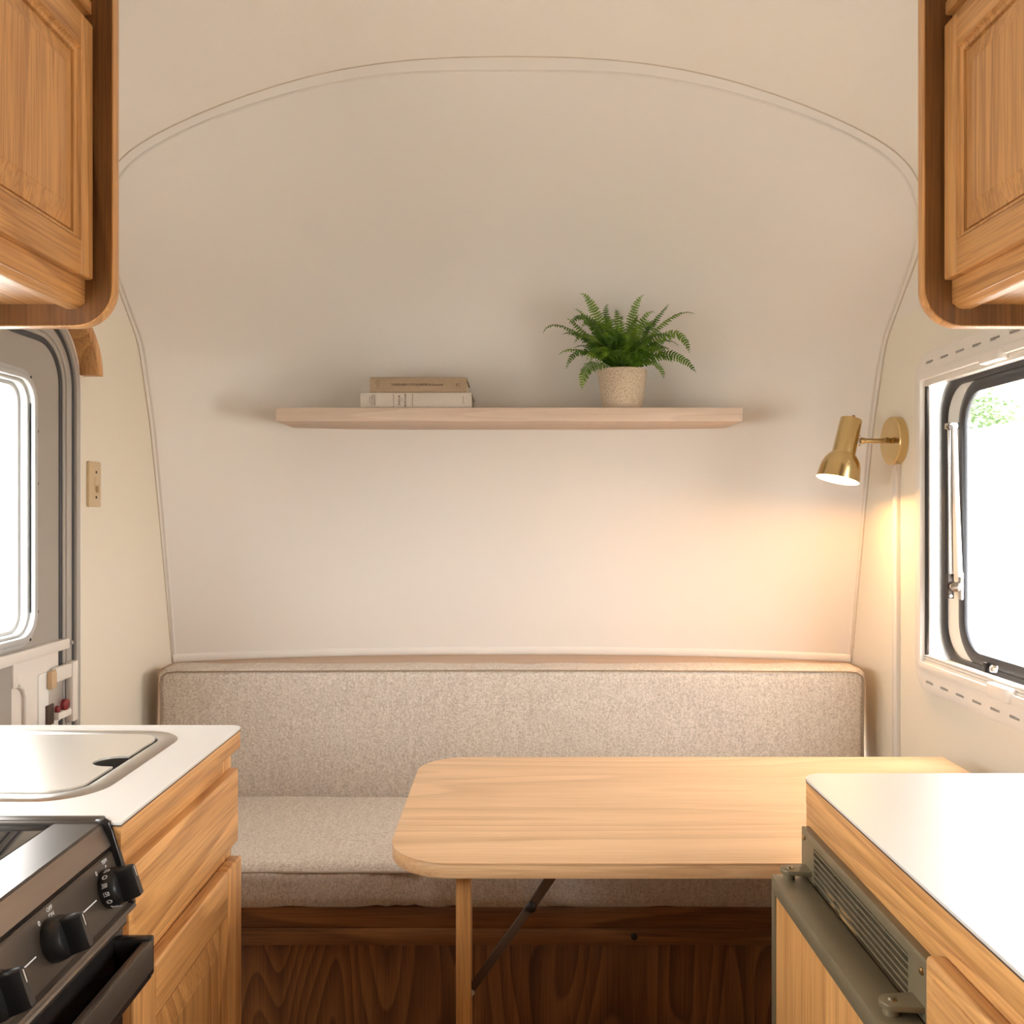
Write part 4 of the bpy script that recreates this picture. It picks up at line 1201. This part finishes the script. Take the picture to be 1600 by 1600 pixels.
for i, (mp_, tp_, dy, w_) in enumerate(FR):
    w_ *= 1.3
    tip = P(tp_[0], tp_[1], FY + dy); mid_ = P(mp_[0], mp_[1], FY + dy * 0.55)
    rg = random.Random(i)
    b0 = base + Vector((rg.uniform(-.018, .018), rg.uniform(-.018, .018), 0))
    c1 = b0.lerp(mid_, 0.55) + Vector((0, 0, 0.018)); c2 = mid_ + (mid_ - b0) * 0.25
    pth = [wall_safe(p) for p in bez(b0, c1, c2, tip, 14)]
    frond(pth, w_, M['leaf'] if i % 3 else M['leafd'], i)
rg = random.Random(77)
for i in range(16):                       # short inner fronds that fill the crown
    a_ = rg.uniform(0, 2 * math.pi); r_ = rg.uniform(0.03, 0.085); h_ = rg.uniform(0.03, 0.12)
    b0 = base + Vector((rg.uniform(-.02, .02), rg.uniform(-.02, .02), -0.004))
    tip = base + Vector((r_ * math.cos(a_) * 1.15, r_ * math.sin(a_) * 0.9, h_ * (1.2 - r_ * 5)))
    c1 = b0 + Vector((0, 0, h_ * 0.6)); c2 = b0.lerp(tip, 0.6) + Vector((0, 0, 0.025))
    frond([wall_safe(p) for p in bez(b0, c1, c2, tip, 10)], rg.uniform(.011, .016), M['leafd'] if i % 2 else M['leaf'], 200 + i, 0.2)

# ------------------------------------------------------------------ brass wall lamp with its cable cover
LYC = 2.32
lz = EYE + (800 - 689) * LYC / F
lm = thing('wall_lamp', (0.999, LYC, lz), 'brushed brass wall lamp, lit, with bell shade on the right wall', 'lamp')
lathe('wall_plate', (0.9995, LYC, lz), (-1, 0, 0), [(0, 0.0625), (0.019, 0.0625), (0.0215, 0.060), (0.0217, 0.02)], M['brass'], lm, 64)
tube('arm', [(0.980, LYC, lz), (0.93, LYC, lz + 0.0005), (0.900, LYC, lz + 0.001)], 0.0062, M['brassd'], lm, 16)
lathe('arm_joint', (0.968, LYC - 0.011, lz + 0.001), (0, 1, 0), [(0, 0.006), (0.002, 0.008), (0.020, 0.008), (0.022, 0.006)], M['brassd'], lm, 16)
lathe('arm_collar', (0.916, LYC, lz + 0.0005), (-1, 0, 0), [(0, 0.0068), (0.008, 0.0085), (0.014, 0.0085), (0.016, 0.006)], M['brassd'], lm, 16)
ax = Vector((-0.245, -0.075, -0.965)).normalized()
top = P(1330.5, 654, LYC)
sh_prof = [(0.0, 0.020), (0.001, 0.0262), (0.003, 0.0272), (0.092, 0.0290), (0.0935, 0.0296), (0.098, 0.0335), (0.104, 0.0385), (0.112, 0.0435), (0.122, 0.0475), (0.134, 0.0500), (0.164, 0.0540),
           (0.1645, 0.0530), (0.150, 0.0505), (0.134, 0.0485), (0.122, 0.0460), (0.112, 0.0420), (0.104, 0.0370), (0.098, 0.030), (0.097, 0.001)]
shd = lathe('lamp_shade', top, ax, sh_prof[:11], M['brass'], lm, 64, cap=(True, False))
lathe('shade_lining', top, ax, sh_prof[10:], M['inner'], shd, 64, cap=(False, True))
lathe('finial', top + Vector((0.004, 0, 0)) - ax * 0.009, ax, [(0, 0.003), (0.001, 0.0042), (0.010, 0.0045)], M['brassd'], lm, 14)
for k, dz in enumerate((0.014, -0.012)):
    lathe('set_screw', Vector((0.8985, LYC, lz + dz)) , (1, 0, 0), [(-0.006, 0.0022), (0.001, 0.0026), (0.003, 0.002)], M['brassd'], lm, 10)
bp_ = top + ax * 0.122
lathe('bulb', bp_ - ax * 0.024, ax, [(0, 0.010), (0.010, 0.014), (0.022, 0.022), (0.034, 0.023), (0.042, 0.018), (0.047, 0.008)], M['bulb'], lm, 20)
ld = bpy.data.lights.new('lamp_bulb_light', 'POINT')
ld.energy = 1.3; ld.color = (1.0, 0.50, 0.17); ld.shadow_soft_size = 0.010
lo_ = bpy.data.objects.new('lamp_bulb_light', ld); COL.objects.link(lo_)
lo_.location = top + ax * 0.155
cc = box('cable_cover', 0.989, 1.0005, LYC - 0.014, LYC + 0.012, 0.47, lz - 0.055, M['plast'], None, 0.0015)
tag(cc, 'white plastic cable cover running down the wall from the brass lamp', 'cable cover')

# ------------------------------------------------------------------ outside
gd = box('ground', -60, 60, -60, 60, -0.75, -0.60, M['ground'], None, 0)
tag(gd, kind='structure')
fn = thing('fence', (4.2, 8, -0.6), 'tall cedar board fence outside the window', 'fence')
src = None
for k in range(70):
    y = 3.0 + 0.15 * k
    if src is None:
        src = box('board', 4.19, 4.212, 3.0, 3.145, -0.6, 1.14, M['fence'], fn, 0.002); b = src
    else:
        b = src.copy(); COL.objects.link(b); b.parent = fn; b.location = (0, 0.15 * k, 0.012 * math.sin(k * 2.3))
box('cap_rail', 4.16, 4.24, 3.0, 13.5, 1.13, 1.17, M['fence'], fn, 0.004)
hs_ = thing('house', (9, 14, -0.6), 'white house with a low gabled roof behind the fence', 'house')
box('wall', 7.6, 12.5, 8, 22, -0.6, 2.0, M['siding'], hs_, 0)
loft('roof', [[(7.1, y, 1.95), (10.05, y, 3.05), (13.0, y, 1.95), (13.0, y, 1.80), (7.1, y, 1.80)] for y in (7.5, 22.5)], M['roof'], hs_, smooth=False)
for y in (11.0, 14.5, 18):
    wv = box('window', 7.56, 7.62, y - 0.7, y + 0.7, 0.9, 1.65, M['wframe'], hs_, 0)
    box('pane', 7.55, 7.57, y - 0.62, y + 0.62, 0.97, 1.58, M['roof'], wv, 0)
tr = thing('tree', (12.5, 24.5, -0.6), 'leafy tree standing behind the white house', 'tree')
tube('trunk', [(12.5, 24.5, -0.6), (12.55, 24.5, 1.5), (12.5, 24.6, 3.2)], [0.2, 0.16, 0.08], M['bark'], tr, 10)
V, FC = [], []
rg = random.Random(9)
for i in range(2600):
    while True:
        q = Vector((rg.uniform(-1, 1), rg.uniform(-1, 1), rg.uniform(-1, 1)))
        if 0.35 < q.length < 1: break
    c = Vector((12.5, 24.5, 3.6)) + Vector((q.x * 1.5, q.y * 1.5, q.z * 1.25)) * (0.85 + 0.15 * math.sin(q.x * 9) * math.cos(q.z * 7))
    d, a, b = basis((rg.uniform(-1, 1), rg.uniform(-1, 1), rg.uniform(-1, 1)))
    s_ = rg.uniform(0.05, 0.1); b0 = len(V)
    V += [c - a * s_, c + b * s_ * .5, c + a * s_, c - b * s_ * .5]; FC.append((b0, b0+1, b0+2, b0+3))
fo = link('foliage', from_py(V, FC), M['tree'], tr); fo['kind'] = 'stuff'
